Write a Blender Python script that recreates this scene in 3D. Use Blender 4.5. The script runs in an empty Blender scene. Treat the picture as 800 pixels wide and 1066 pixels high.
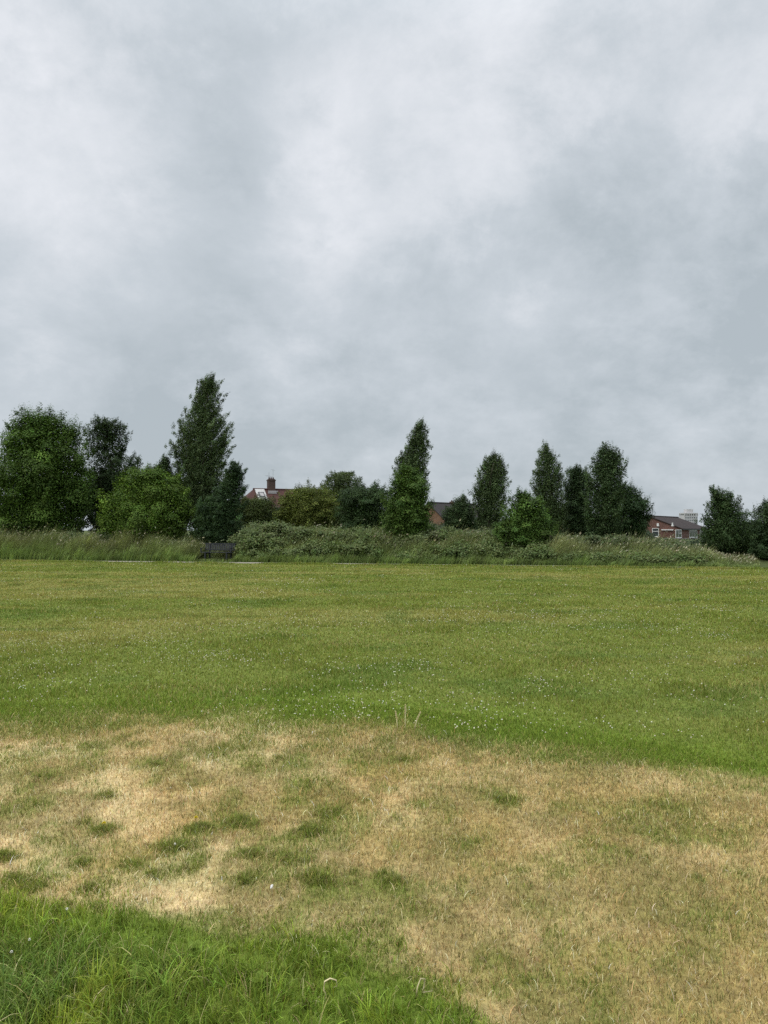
import bpy, math, random
import numpy as np

rng = np.random.default_rng(11)
random.seed(5)
SC = bpy.context.scene
COL = SC.collection
R = math.radians

# ------------------------------------------------------------------ camera
F = 801.0                     # focal length in pixels of the 800 x 1066 photograph
CAM = np.array([0.0, 0.0, 1.6])
PITCH = math.atan(19 / F)
cam_d = bpy.data.cameras.new('camera')
cam = bpy.data.objects.new('camera', cam_d)
COL.objects.link(cam)
cam.location = CAM
cam.rotation_euler = (math.pi / 2 + PITCH, 0, 0)
cam_d.sensor_fit = 'VERTICAL'
cam_d.sensor_height = 24
cam_d.lens = 24 * F / 1066
cam_d.clip_start = 0.05
cam_d.clip_end = 6000
SC.camera = cam
FW = np.array([0, math.cos(PITCH), math.sin(PITCH)])
UP = np.array([0, -math.sin(PITCH), math.cos(PITCH)])


def ray(px, py):
    return FW + (px - 400) / F * np.array([1.0, 0, 0]) + (533 - py) / F * UP


def at(px, py, Y):
    d = ray(px, py)
    return CAM + d * (Y / d[1])


def gnd(px, py, z=0.0):
    d = ray(px, py)
    return CAM + d * ((z - CAM[2]) / d[2])


# ------------------------------------------------------------------ noise
def _hash(ix, iy, seed):
    h = (ix.astype(np.int64) * 374761393 + iy.astype(np.int64) * 668265263 + seed * 974711) & 0xFFFFFFFF
    h = ((h ^ (h >> 13)) * 1274126177) & 0xFFFFFFFF
    h = h ^ (h >> 16)
    return (h & 0xFFFFFF) / float(0xFFFFFF)


def vnoise(x, y, seed=0):
    x = np.asarray(x, float); y = np.asarray(y, float)
    ix = np.floor(x); iy = np.floor(y)
    fx = x - ix; fy = y - iy
    fx = fx * fx * (3 - 2 * fx); fy = fy * fy * (3 - 2 * fy)
    a = _hash(ix, iy, seed); b = _hash(ix + 1, iy, seed)
    c = _hash(ix, iy + 1, seed); d = _hash(ix + 1, iy + 1, seed)
    return (a * (1 - fx) + b * fx) * (1 - fy) + (c * (1 - fx) + d * fx) * fy


def fbm(x, y, seed=0, octs=4):
    s = 0; a = 0.5; t = 0
    for o in range(octs):
        s = s + a * vnoise(x * 2 ** o + 17.3 * o, y * 2 ** o - 9.1 * o, seed + o)
        t += a; a *= 0.5
    return s / t


def sstep(a, b, v):
    t = np.clip((v - a) / (b - a), 0, 1)
    return t * t * (3 - 2 * t)


# ------------------------------------------------------------------ terrain
def pathY(x):
    return 35.3 - 0.235 * np.asarray(x, float)


def hz(x, y):
    x = np.asarray(x, float); y = np.asarray(y, float)
    s = y - pathY(x)
    bank = 0.35 * sstep(2.1, 5.5, s)
    und = (fbm(x * 0.55, y * 0.55, 3, 3) - 0.5) * 0.11 + (fbm(x * 3, y * 3, 8, 2) - 0.5) * 0.02
    return bank + und * (1 - sstep(12, 26, y))


far_edge = [(-300, 750), (0, 757), (150, 752), (300, 757), (420, 770), (560, 785), (700, 808), (800, 826), (1000, 870)]
near_edge = [(-300, 925), (0, 929), (100, 933), (180, 944), (250, 955), (320, 972), (380, 994), (440, 1022), (500, 1066), (560, 1130), (640, 1300)]
FE = np.array([gnd(*p)[:2] for p in far_edge])
NE = np.array([gnd(*p)[:2] for p in near_edge])
# green tufts that survive in the dry patch: pixel x, y, radius in metres, strength
TUFTS = [(108, 862, .10, 1), (208, 859, .11, 1), (250, 853, .13, 1), (182, 881, .12, 1), (262, 888, .10, .9), (335, 820, .2, .7),
         (345, 850, .14, .8), (322, 866, .14, .9), (330, 912, .13, 1), (22, 911, .14, .8), (3, 891, .09, 1), (255, 914, .12, .8),
         (160, 907, .11, .7), (530, 834, .13, .9), (408, 917, .1, .7), (112, 826, .1, .8), (20, 795, .3, .5), (92, 803, .22, .6),
         (235, 785, .3, .7), (275, 800, .25, .5), (180, 800, .25, .4), (60, 785, .25, .4), (35, 835, .13, .6), (430, 810, .2, .6),
         (505, 815, .2, .5), (90, 780, .2, .5), (300, 835, .18, .5), (140, 845, .16, .4), (380, 838, .15, .5), (85, 896, .08, .8),
         (480, 880, .18, .4), (570, 905, .16, .45), (640, 850, .25, .45), (730, 865, .2, .45), (600, 960, .2, .4), (690, 925, .2, .35),
         (520, 1000, .14, .4), (760, 960, .2, .35), (620, 1010, .12, .4), (700, 1050, .14, .35), (450, 945, .14, .45), (390, 960, .12, .5),
         *[(random.uniform(-80, 520), 762 + 165 * random.random() ** 0.8, random.uniform(.04, .12), random.uniform(.25, .7)) for _ in range(42)],
         *[(random.uniform(420, 860), 800 + 260 * random.random(), random.uniform(.04, .14), random.uniform(.2, .5)) for _ in range(45)],
         (210, 836, .22, .4), (420, 860, .2, .4), (700, 840, .3, .5), (15, 860, .1, .4), (55, 872, .1, .3), (300, 890, .16, .5)]
TW = [(gnd(a, b)[0], gnd(a, b)[1], r * (0.74 if r < .16 else 0.85), s * (1 if r < .16 else 0.75)) for a, b, r, s in TUFTS]


def dryness(x, y):
    """0 = green sward, 1 = parched."""
    x = np.asarray(x, float); y = np.asarray(y, float)
    yf = np.interp(x, FE[:, 0], FE[:, 1]); yn = np.interp(x, NE[:, 0], NE[:, 1])
    n1 = fbm(x * 1.6, y * 1.6, 21, 4) - 0.5
    n2 = fbm(x * 4.5, y * 4.5, 31, 3) - 0.5
    a = sstep(-0.55, 0.45, (yf - y) + 1.1 * n1 + 0.3 * n2)
    b = sstep(-0.10, 0.13, (y - yn) + 0.26 * n1 + 0.22 * n2)
    d = a * b
    # mottling inside the patch
    m = fbm(x * 2.0, y * 1.3, 41, 4)
    d = d * (1 - (0.32 - 0.14 * sstep(-0.5, 1.2, x)) * sstep(0.50, 0.68, m))
    m2 = fbm(x * 5.5 + 3, y * 4, 47, 3)
    d = d * (1 - (0.42 - 0.2 * sstep(-0.5, 1.2, x)) * sstep(0.55, 0.66, m2))
    tn = fbm(x * 8, y * 8, 53, 3); tm = sstep(0.35, 0.6, fbm(x * 16, y * 16, 57, 2))
    for tx, ty, r, s in TW:
        q = ((x - tx) / (r * 1.0)) ** 2 + ((y - ty) / (r * 1.25)) ** 2
        q = q * (0.25 + 1.6 * tn)
        d = d * (1 - s * np.exp(-q * 0.8) * (0.55 + 0.45 * tm))
    return np.clip(d, 0, 1)


def lerp(a, b, t):
    return a + (b - a) * t[..., None]


def swardcol(x, y):
    """colour of the living sward at a place"""
    big = fbm(x * 0.16, y * 0.42, 61, 4)
    mid = fbm(x * 0.75, y * 1.2, 67, 5)
    A = np.array([0.198, 0.238, 0.050]); B = np.array([0.290, 0.285, 0.088]); Cc = np.array([0.108, 0.172, 0.032])
    c = lerp(np.broadcast_to(A, x.shape + (3,)), B, sstep(0.42, 0.66, big) * 0.85)
    c = lerp(c, Cc, sstep(0.52, 0.72, mid) * 0.55)
    # lusher band just beyond the parched patch and in the near corner
    yf = np.interp(x, FE[:, 0], FE[:, 1])
    lush = np.exp(-((y - yf - 0.7) / 0.9) ** 2) + (y < yf - 0.8)
    c = lerp(c, np.array([0.165, 0.240, 0.030]), np.clip(lush * 0.75, 0, 1))
    return c


def drycol(x, y):
    left = sstep(0.7, -1.6, x)
    S = np.array([0.73, 0.56, 0.30]); O = np.array([0.415, 0.308, 0.120])
    pale = sstep(0.40, 0.60, fbm(x * 2.3, y * 1.8, 71, 4))
    c = lerp(np.broadcast_to(O, x.shape + (3,)), S, np.clip(0.16 + 0.50 * left + (0.30 + 0.60 * left) * (pale - 0.45), 0, 1))
    red = sstep(0.6, 0.75, fbm(x * 1.7 + 40, y * 1.7, 77, 3))
    ol_ = sstep(0.46, 0.66, fbm(x * 3.4 + 9, y * 2.6, 79, 4))
    c = lerp(c, np.array([0.300, 0.240, 0.092]), ol_ * 0.75)
    return lerp(c, c * np.array([0.97, 0.82, 0.68]), red * 0.3)


# ------------------------------------------------------------------ mesh helpers
def mesh_obj(name, verts, faces_flat, nper, mat, parent=None, col=None, smooth=False):
    """one mesh object; faces_flat is an (n, nper) index array, col per vertex"""
    verts = np.asarray(verts, np.float32); faces_flat = np.asarray(faces_flat, np.int32)
    me = bpy.data.meshes.new(name)
    me.vertices.add(len(verts)); me.vertices.foreach_set('co', verts.ravel())
    nf = len(faces_flat)
    me.loops.add(nf * nper); me.loops.foreach_set('vertex_index', faces_flat.ravel())
    me.polygons.add(nf)
    me.polygons.foreach_set('loop_start', np.arange(0, nf * nper, nper, dtype=np.int32))
    me.polygons.foreach_set('loop_total', np.full(nf, nper, np.int32))
    if smooth:
        me.polygons.foreach_set('use_smooth', np.ones(nf, bool))
    if col is not None:
        at_ = me.attributes.new('col', 'FLOAT_COLOR', 'POINT')
        c4 = np.ones((len(verts), 4), np.float32); c4[:, :3] = col
        at_.data.foreach_set('color', c4.ravel())
    me.update(calc_edges=True)
    me.materials.append(mat)
    o = bpy.data.objects.new(name, me)
    COL.objects.link(o)
    if parent is not None:
        o.parent = parent
    return o


class MB:
    """collects boxes, bars and tubes and links them as one mesh object"""
    def __init__(self):
        self.v = []; self.f = []

    def poly(self, pts, faces):
        b = len(self.v)
        self.v += [tuple(map(float, p)) for p in pts]
        self.f += [tuple(b + i for i in f) for f in faces]
        return self

    def box(self, x0, x1, y0, y1, z0, z1):
        p = [(x, y, z) for z in (z0, z1) for y in (y0, y1) for x in (x0, x1)]
        return self.poly(p, [(0, 2, 3, 1), (4, 5, 7, 6), (0, 1, 5, 4), (2, 6, 7, 3), (0, 4, 6, 2), (1, 3, 7, 5)])

    def tube(self, pts, rad, n=6, caps=True):
        pts = [np.array(p, float) for p in pts]
        if not hasattr(rad, '__len__'):
            rad = [rad] * len(pts)
        b = len(self.v)
        for i, p in enumerate(pts):
            t = pts[min(i + 1, len(pts) - 1)] - pts[max(i - 1, 0)]
            t = t / (np.linalg.norm(t) + 1e-9)
            ref = np.array([0, 0, 1.0]) if abs(t[2]) < 0.9 else np.array([1.0, 0, 0])
            s = np.cross(t, ref); s /= np.linalg.norm(s); u = np.cross(s, t)
            for k in range(n):
                a = 2 * math.pi * k / n
                self.v.append(tuple(p + rad[i] * (math.cos(a) * s + math.sin(a) * u)))
        for i in range(len(pts) - 1):
            for k in range(n):
                a = b + i * n + k; c = b + i * n + (k + 1) % n
                self.f.append((a, c, c + n, a + n))
        if caps:
            self.f.append(tuple(b + k for k in range(n))[::-1])
            self.f.append(tuple(b + (len(pts) - 1) * n + k for k in range(n)))
        return self

    def build(self, name, mat, parent=None, smooth=False):
        me = bpy.data.meshes.new(name)
        me.from_pydata(self.v, [], self.f)
        me.update()
        if smooth:
            me.polygons.foreach_set('use_smooth', np.ones(len(me.polygons), bool))
        me.materials.append(mat)
        o = bpy.data.objects.new(name, me)
        COL.objects.link(o)
        if parent is not None:
            o.parent = parent
        return o


def tag(o, label=None, cat=None, group=None, kind=None):
    if label: o['label'] = label
    if cat: o['category'] = cat
    if group: o['group'] = group
    if kind: o['kind'] = kind
    return o


def empty(name, loc, rz=0.0):
    o = bpy.data.objects.new(name, None)
    o.location = [float(v) for v in loc]; o.rotation_euler = (0, 0, rz)
    o.empty_display_size = 0.3
    COL.objects.link(o)
    return o


# ------------------------------------------------------------------ materials
def new_mat(name):
    m = bpy.data.materials.new(name); m.use_nodes = True
    nt = m.node_tree; nt.nodes.clear()
    out = nt.nodes.new('ShaderNodeOutputMaterial')
    return m, nt, out


def leaf_mat(name, transl=0.25, rough=0.55, spec=0.3, tint=(1.25, 1.25, 0.7)):
    m, nt, out = new_mat(name)
    a = nt.nodes.new('ShaderNodeAttribute'); a.attribute_name = 'col'
    p = nt.nodes.new('ShaderNodeBsdfPrincipled')
    p.inputs['Roughness'].default_value = rough
    p.inputs['Specular IOR Level'].default_value = spec
    nt.links.new(a.outputs['Color'], p.inputs['Base Color'])
    tr = nt.nodes.new('ShaderNodeBsdfTranslucent')
    mul = nt.nodes.new('ShaderNodeMix'); mul.data_type = 'RGBA'; mul.blend_type = 'MULTIPLY'
    mul.inputs['Factor'].default_value = 1
    nt.links.new(a.outputs['Color'], mul.inputs[6]); mul.inputs[7].default_value = (*tint, 1)
    nt.links.new(mul.outputs[2], tr.inputs['Color'])
    mx = nt.nodes.new('ShaderNodeMixShader'); mx.inputs[0].default_value = transl
    nt.links.new(p.outputs[0], mx.inputs[1]); nt.links.new(tr.outputs[0], mx.inputs[2])
    nt.links.new(mx.outputs[0], out.inputs['Surface'])
    return m


def noise_mat(name, c0, c1, scale=8.0, rough=0.8, spec=0.3, bump=0.0, detail=6.0, metallic=0.0):
    m, nt, out = new_mat(name)
    tc = nt.nodes.new('ShaderNodeTexCoord')
    n = nt.nodes.new('ShaderNodeTexNoise'); n.inputs['Scale'].default_value = scale; n.inputs['Detail'].default_value = detail
    nt.links.new(tc.outputs['Object'], n.inputs['Vector'])
    r = nt.nodes.new('ShaderNodeValToRGB')
    r.color_ramp.elements[0].position = 0.3; r.color_ramp.elements[0].color = (*c0, 1)
    r.color_ramp.elements[1].position = 0.7; r.color_ramp.elements[1].color = (*c1, 1)
    nt.links.new(n.outputs['Fac'], r.inputs[0])
    p = nt.nodes.new('ShaderNodeBsdfPrincipled')
    p.inputs['Roughness'].default_value = rough; p.inputs['Specular IOR Level'].default_value = spec
    p.inputs['Metallic'].default_value = metallic
    nt.links.new(r.outputs[0], p.inputs['Base Color'])
    if bump:
        b = nt.nodes.new('ShaderNodeBump'); b.inputs['Strength'].default_value = bump; b.inputs['Distance'].default_value = 0.02
        nt.links.new(n.outputs['Fac'], b.inputs['Height']); nt.links.new(b.outputs[0], p.inputs['Normal'])
    nt.links.new(p.outputs[0], out.inputs['Surface'])
    return m


def brick_mat(name, c0, c1, mortar, sx=1.0, tile=False):
    """bricks (or roof tiles) laid in the object's own coordinates"""
    m, nt, out = new_mat(name)
    tc = nt.nodes.new('ShaderNodeTexCoord')
    sep = nt.nodes.new('ShaderNodeSeparateXYZ'); nt.links.new(tc.outputs['Object'], sep.inputs[0])
    add = nt.nodes.new('ShaderNodeMath'); add.operation = 'ADD'
    nt.links.new(sep.outputs['X'], add.inputs[0])
    if tile:
        add.inputs[1].default_value = 0.0
    else:
        nt.links.new(sep.outputs['Y'], add.inputs[1])
    cmb = nt.nodes.new('ShaderNodeCombineXYZ')
    nt.links.new(add.outputs[0], cmb.inputs['X']); nt.links.new(sep.outputs['Z'], cmb.inputs['Y'])
    b = nt.nodes.new('ShaderNodeTexBrick')
    b.inputs['Scale'].default_value = 1.0
    b.inputs['Brick Width'].default_value = 0.225 * sx; b.inputs['Row Height'].default_value = 0.075 * (sx if not tile else 2.6)
    b.inputs['Mortar Size'].default_value = 0.008
    b.inputs['Color1'].default_value = (*c0, 1); b.inputs['Color2'].default_value = (*c1, 1); b.inputs['Mortar'].default_value = (*mortar, 1)
    nt.links.new(cmb.outputs[0], b.inputs['Vector'])
    n = nt.nodes.new('ShaderNodeTexNoise'); n.inputs['Scale'].default_value = 1.6; n.inputs['Detail'].default_value = 5
    nt.links.new(tc.outputs['Object'], n.inputs['Vector'])
    mp = nt.nodes.new('ShaderNodeMapRange'); mp.inputs['To Min'].default_value = 0.6; mp.inputs['To Max'].default_value = 1.35
    nt.links.new(n.outputs['Fac'], mp.inputs[0])
    mul = nt.nodes.new('ShaderNodeMix'); mul.data_type = 'RGBA'; mul.blend_type = 'MULTIPLY'; mul.inputs['Factor'].default_value = 1
    nt.links.new(b.outputs['Color'], mul.inputs[6]); nt.links.new(mp.outputs[0], mul.inputs[7])
    p = nt.nodes.new('ShaderNodeBsdfPrincipled'); p.inputs['Roughness'].default_value = 0.85
    p.inputs['Specular IOR Level'].default_value = 0.25
    nt.links.new(mul.outputs[2], p.inputs['Base Color'])
    nt.links.new(p.outputs[0], out.inputs['Surface'])
    return m


def glass_mat(name, base=(0.03, 0.035, 0.04)):
    m, nt, out = new_mat(name)
    n = nt.nodes.new('ShaderNodeTexNoise'); n.inputs['Scale'].default_value = 2
    tc = nt.nodes.new('ShaderNodeTexCoord'); nt.links.new(tc.outputs['Object'], n.inputs['Vector'])
    r = nt.nodes.new('ShaderNodeMix'); r.data_type = 'RGBA'
    r.inputs[6].default_value = (*base, 1); r.inputs[7].default_value = (base[0] * 2.2, base[1] * 2.2, base[2] * 2.2, 1)
    nt.links.new(n.outputs['Fac'], r.inputs['Factor'])
    p = nt.nodes.new('ShaderNodeBsdfPrincipled'); p.inputs['Roughness'].default_value = 0.08
    nt.links.new(r.outputs[2], p.inputs['Base Color'])
    nt.links.new(p.outputs[0], out.inputs['Surface'])
    return m


M_GRASS = leaf_mat('grass_blade', 0.30, 0.6, 0.12)
M_DRY = leaf_mat('dry_blade', 0.15, 0.75, 0.08, (1, 1, 0.9))
M_LEAF = leaf_mat('leaf', 0.25, 0.6, 0.14, (1.3, 1.35, 0.6))
M_VERGE = leaf_mat('verge_grass', 0.25, 0.6, 0.25)
M_PETAL = leaf_mat('petal', 0.25, 0.6, 0.2, (1, 1, 1))
M_BARK = noise_mat('bark', (0.035, 0.03, 0.022), (0.11, 0.095, 0.075), 6, 0.9, 0.2, 0.6)
M_PATH = noise_mat('path_gravel', (0.24, 0.22, 0.18), (0.36, 0.33, 0.28), 3, 0.9, 0.2)
M_BENCH = noise_mat('bench_paint', (0.020, 0.023, 0.028), (0.042, 0.046, 0.052), 14, 0.5, 0.4)
M_BRICK_RED = brick_mat('red_brick', (0.140, 0.044, 0.032), (0.095, 0.033, 0.027), (0.25, 0.21, 0.18))
M_BRICK_DARK = brick_mat('sooty_brick', (0.10, 0.055, 0.042), (0.065, 0.04, 0.034), (0.12, 0.10, 0.09))
M_BRICK_ORANGE = brick_mat('orange_brick', (0.20, 0.095, 0.045), (0.15, 0.07, 0.038), (0.28, 0.23, 0.18))
M_TILE_RED = brick_mat('red_roof_tile', (0.095, 0.043, 0.036), (0.068, 0.035, 0.031), (0.06, 0.03, 0.026), 1.2, True)
M_TILE_BROWN = brick_mat('brown_roof_tile', (0.042, 0.030, 0.027), (0.030, 0.022, 0.021), (0.025, 0.02, 0.02), 1.4, True)
M_TILE_SLATE = brick_mat('grey_roof_tile', (0.046, 0.040, 0.039), (0.034, 0.030, 0.030), (0.022, 0.02, 0.02), 1.4, True)
M_WHITE = noise_mat('white_paint', (0.70, 0.70, 0.69), (0.82, 0.82, 0.81), 3, 0.5, 0.4)
M_PANEL = noise_mat('dull_white_board', (0.44, 0.43, 0.42), (0.56, 0.55, 0.54), 3, 0.6, 0.3)  # one duller white than the window paint
M_LEAD = noise_mat('lead_flashing', (0.28, 0.27, 0.28), (0.42, 0.40, 0.40), 4, 0.6, 0.4)
M_GLASS = glass_mat('window_glass')
M_METAL = noise_mat('aerial_metal', (0.22, 0.22, 0.23), (0.4, 0.4, 0.4), 9, 0.4, 0.5, 0, 3, 0.8)
M_CONC = noise_mat('tower_concrete', (0.50, 0.49, 0.50), (0.60, 0.59, 0.60), 0.5, 0.8, 0.2)  # concrete paled toward the sky tone, distance haze put into its colour
M_FARGLASS = glass_mat('far_window_glass', (0.12, 0.125, 0.135))  # lighter than the near glass, so haze fades the tower windows by colour
M_COPING = noise_mat('grey_coping', (0.20, 0.19, 0.19), (0.32, 0.31, 0.30), 4, 0.85, 0.2)

# ------------------------------------------------------------------ ground sheet
xs = np.concatenate([np.arange(-4.0, 4.01, 0.05)])
g = [4.0]
while g[-1] < 1800:
    st = min(0.12 + (g[-1] - 4) * 0.02, 1e9) if g[-1] < 26 else (g[-1] - 20) * 0.18
    g.append(g[-1] + st)
g = np.array(g[1:])
xs = np.concatenate([-g[::-1], xs, g])
ys = list(np.arange(1.4, 8.0, 0.045))
while ys[-1] < 48:
    ys.append(ys[-1] + 0.05 + (ys[-1] - 8) * 0.008)
while ys[-1] < 3500:
    ys.append(ys[-1] + 0.6 + (ys[-1] - 48) * 0.15)
pre = [-400, -120, -40, -14, -5, -1.5, 0.0, 0.7, 1.1]
ys = np.array(pre + ys)
GX, GY = np.meshgrid(xs, ys)
GZ = hz(GX, GY)
dG = dryness(GX, GY)
cG = lerp(swardcol(GX, GY) * 0.80, drycol(GX, GY) * 0.92, dG)
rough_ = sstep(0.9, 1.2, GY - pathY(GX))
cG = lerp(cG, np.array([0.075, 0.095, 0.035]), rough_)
nx, ny = len(xs), len(ys)
idx = np.arange(nx * ny).reshape(ny, nx)
fc = np.stack([idx[:-1, :-1], idx[:-1, 1:], idx[1:, 1:], idx[1:, :-1]], -1).reshape(-1, 4)

m, nt, out = new_mat('turf_soil')
a = nt.nodes.new('ShaderNodeAttribute'); a.attribute_name = 'col'
geo = nt.nodes.new('ShaderNodeNewGeometry')
n1 = nt.nodes.new('ShaderNodeTexNoise'); n1.inputs['Scale'].default_value = 26; n1.inputs['Detail'].default_value = 8; n1.inputs['Roughness'].default_value = 0.7
n2 = nt.nodes.new('ShaderNodeTexNoise'); n2.inputs['Scale'].default_value = 3.1; n2.inputs['Detail'].default_value = 6
for n in (n1, n2): nt.links.new(geo.outputs['Position'], n.inputs['Vector'])
mp1 = nt.nodes.new('ShaderNodeMapRange'); mp1.inputs['From Min'].default_value = 0.3; mp1.inputs['From Max'].default_value = 0.7
mp1.inputs['To Min'].default_value = 0.5; mp1.inputs['To Max'].default_value = 1.4
mp2 = nt.nodes.new('ShaderNodeMapRange'); mp2.inputs['To Min'].default_value = 0.75; mp2.inputs['To Max'].default_value = 1.25
nt.links.new(n1.outputs['Fac'], mp1.inputs[0]); nt.links.new(n2.outputs['Fac'], mp2.inputs[0])
mm = nt.nodes.new('ShaderNodeMath'); mm.operation = 'MULTIPLY'
nt.links.new(mp1.outputs[0], mm.inputs[0]); nt.links.new(mp2.outputs[0], mm.inputs[1])
mul = nt.nodes.new('ShaderNodeMix'); mul.data_type = 'RGBA'; mul.blend_type = 'MULTIPLY'; mul.inputs['Factor'].default_value = 1
nt.links.new(a.outputs['Color'], mul.inputs[6]); nt.links.new(mm.outputs[0], mul.inputs[7])
p = nt.nodes.new('ShaderNodeBsdfPrincipled'); p.inputs['Roughness'].default_value = 0.95; p.inputs['Specular IOR Level'].default_value = 0.1
nt.links.new(mul.outputs[2], p.inputs['Base Color'])
bp = nt.nodes.new('ShaderNodeBump'); bp.inputs['Strength'].default_value = 0.7; bp.inputs['Distance'].default_value = 0.02
nt.links.new(n1.outputs['Fac'], bp.inputs['Height']); nt.links.new(bp.outputs[0], p.inputs['Normal'])
nt.links.new(p.outputs[0], out.inputs['Surface'])
M_TURF = m
ground = mesh_obj('ground', np.stack([GX, GY, GZ], -1).reshape(-1, 3), fc, 4, M_TURF, None, cG.reshape(-1, 3), True)
tag(ground, 'mown park field with a parched straw coloured patch', 'ground', kind='structure')

# path: a pale strip between the lawn and the tall grass
px_ = np.arange(-34, 26.1, 0.5)
wob = (fbm(px_ * 0.4, px_ * 0, 5, 2) - 0.5) * 0.16
fr = np.stack([px_, pathY(px_) + wob, np.full_like(px_, 0.028)], -1)
bk = np.stack([px_, pathY(px_) + 0.95 + wob * 0.5, np.full_like(px_, 0.028)], -1)
fr0 = fr.copy(); fr0[:, 2] = -0.04; fr0[:, 1] -= 0.02
bk0 = bk.copy(); bk0[:, 2] = -0.04; bk0[:, 1] += 0.02
n = len(px_)
pv = np.concatenate([fr0, fr, bk, bk0])
pf = []
for r_ in range(3):
    for i in range(n - 1):
        pf.append((r_ * n + i, r_ * n + i + 1, (r_ + 1) * n + i + 1, (r_ + 1) * n + i))
path = mesh_obj('path', pv, np.array(pf), 4, M_PATH)
tag(path, 'thin pale path running along the foot of the tall grass', 'path', kind='structure')


def px_of0(x, y):
    return 400 + F * x / y


# ------------------------------------------------------------------ grass
def blade_arrays(x, y, z, h, w, head, bend, col, tipcol, seg=3, face=None):
    """n curved blades as quads strips; head = compass direction they fall to, bend 0..1.3"""
    n = len(x)
    if face is None:
        face = rng.uniform(0, 2 * math.pi, n)
    sx, sy = np.cos(face), np.sin(face)
    dx, dy = np.cos(head), np.sin(head)
    V = np.empty((n, seg + 1, 2, 3)); Cc = np.empty((n, seg + 1, 2, 3))
    ang = np.zeros(n); cx = np.zeros(n); cz = np.zeros(n)
    for k in range(seg + 1):
        t = k / seg
        ww = w * 0.5 * (1 - t ** 1.6) + w * 0.04
        px = x + dx * cx; py = y + dy * cx; pz = z + cz
        for s, sg in ((0, -1), (1, 1)):
            V[:, k, s, 0] = px + sg * sx * ww
            V[:, k, s, 1] = py + sg * sy * ww
            V[:, k, s, 2] = pz
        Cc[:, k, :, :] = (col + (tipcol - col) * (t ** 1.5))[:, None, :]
        ang = bend * (t + 0.5 / seg) * 1.5
        cx = cx + np.sin(ang) * h / seg
        cz = cz + np.cos(ang) * h / seg
    base = (np.arange(n) * (seg + 1) * 2)[:, None]
    fs = []
    for k in range(seg):
        o = k * 2
        fs.append(base + np.array([o, o + 1, o + 3, o + 2]))
    Fc = np.stack(fs, 1).reshape(-1, 4)
    return V.reshape(-1, 3), Fc, Cc.reshape(-1, 3)


def join(parts):
    v, f, c = [], [], []
    b = 0
    for V, Fc, Cc in parts:
        v.append(V); f.append(Fc + b); c.append(Cc); b += len(V)
    return np.concatenate(v), np.concatenate(f), np.concatenate(c)


def jitter(c, amt=0.25, hue=0.12):
    n = len(c)
    k = np.exp(rng.normal(0, amt, n))[:, None]
    h = 1 + rng.normal(0, hue, (n, 3))
    return np.clip(c * k * h, 0.004, 0.85)


def scatter(n, y0, y1, power=1.0, margin=0.6, xlim=None):
    """points in the view wedge (with a margin) between two distances, density ~ 1/d**power"""
    out_x, out_y = [], []
    got = 0
    while got < n:
        u = rng.random(n)
        e = 2 - power
        if abs(e) < 1e-6:
            yy = y0 * (y1 / y0) ** u
        else:
            yy = (y0 ** e + u * (y1 ** e - y0 ** e)) ** (1 / e)
        half = yy * 0.54 + margin
        xx = rng.uniform(-1, 1, n) * half
        keep = np.ones(n, bool) if xlim is None else xlim(xx, yy)
        out_x.append(xx[keep]); out_y.append(yy[keep]); got += keep.sum()
    return np.concatenate(out_x)[:n], np.concatenate(out_y)[:n]


def near_dist(x, y):
    """how far inside the near green corner a point lies, in metres"""
    return np.interp(x, NE[:, 0], NE[:, 1]) - y


parts = []
# --- near corner: long lush grass
ntf = 15000
tx_, ty_ = scatter(ntf, 1.5, 3.9, 1.0, 0.9)
per = 9
x = np.repeat(tx_, per) + rng.normal(0, 0.012, ntf * per); y = np.repeat(ty_, per) + rng.normal(0, 0.012, ntf * per)
thd = np.repeat(rng.uniform(0, 2 * math.pi, ntf), per); tsz = np.repeat(np.exp(rng.normal(0, 0.3, ntf)), per)
tco = np.repeat(rng.normal(0, 1, ntf), per)
d = dryness(x, y); nd = near_dist(x, y)
keep = (nd > -0.30 + 0.5 * (fbm(x * 6, y * 6, 93, 3) - 0.25)) & (rng.random(len(x)) > d * 0.93)
x, y, d, nd, thd, tsz, tco = [q[keep] for q in (x, y, d, nd, thd, tsz, tco)]
tall = fbm(x * 2.6, y * 2.6, 91, 3)
longz = sstep(-0.15, -1.1, x - 0.55 * (y - 2.6) + 0.25) * sstep(3.2, 2.7, y)
h = (0.035 + 0.085 * sstep(0.3, 0.7, tall) + 0.075 * longz) * rng.uniform(0.45, 1.4, len(x)) * tsz * (0.45 + 0.55 * sstep(-0.05, 0.35, nd))
h = np.clip(h * 0.72, 0.012, 0.16)
w = rng.uniform(0.0018, 0.0048, len(x)) * (1 + 0.25 * longz)
hd = thd + rng.normal(0, 1.0, len(x))
bn = np.abs(rng.normal(0.85, 0.42, len(x))) + 0.1 * longz
c = swardcol(x, y)
c = lerp(c, np.array([0.115, 0.185, 0.052]), longz * 0.6)
c = lerp(c, np.array([0.240, 0.290, 0.034]), sstep(0.45, 0.75, fbm(x * 4, y * 4, 97, 2)) * 0.8)
c = c * np.exp(tco * 0.30)[:, None]
old = rng.random(len(x)) < 0.07
c[old] = np.array([0.42, 0.38, 0.18])
c = jitter(c, 0.22, 0.08)
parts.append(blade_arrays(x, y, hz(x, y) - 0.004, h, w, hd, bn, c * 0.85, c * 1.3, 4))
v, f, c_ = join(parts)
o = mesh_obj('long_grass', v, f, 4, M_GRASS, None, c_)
tag(o, 'lush green long grass in the near corner', 'grass', kind='stuff')

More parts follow.
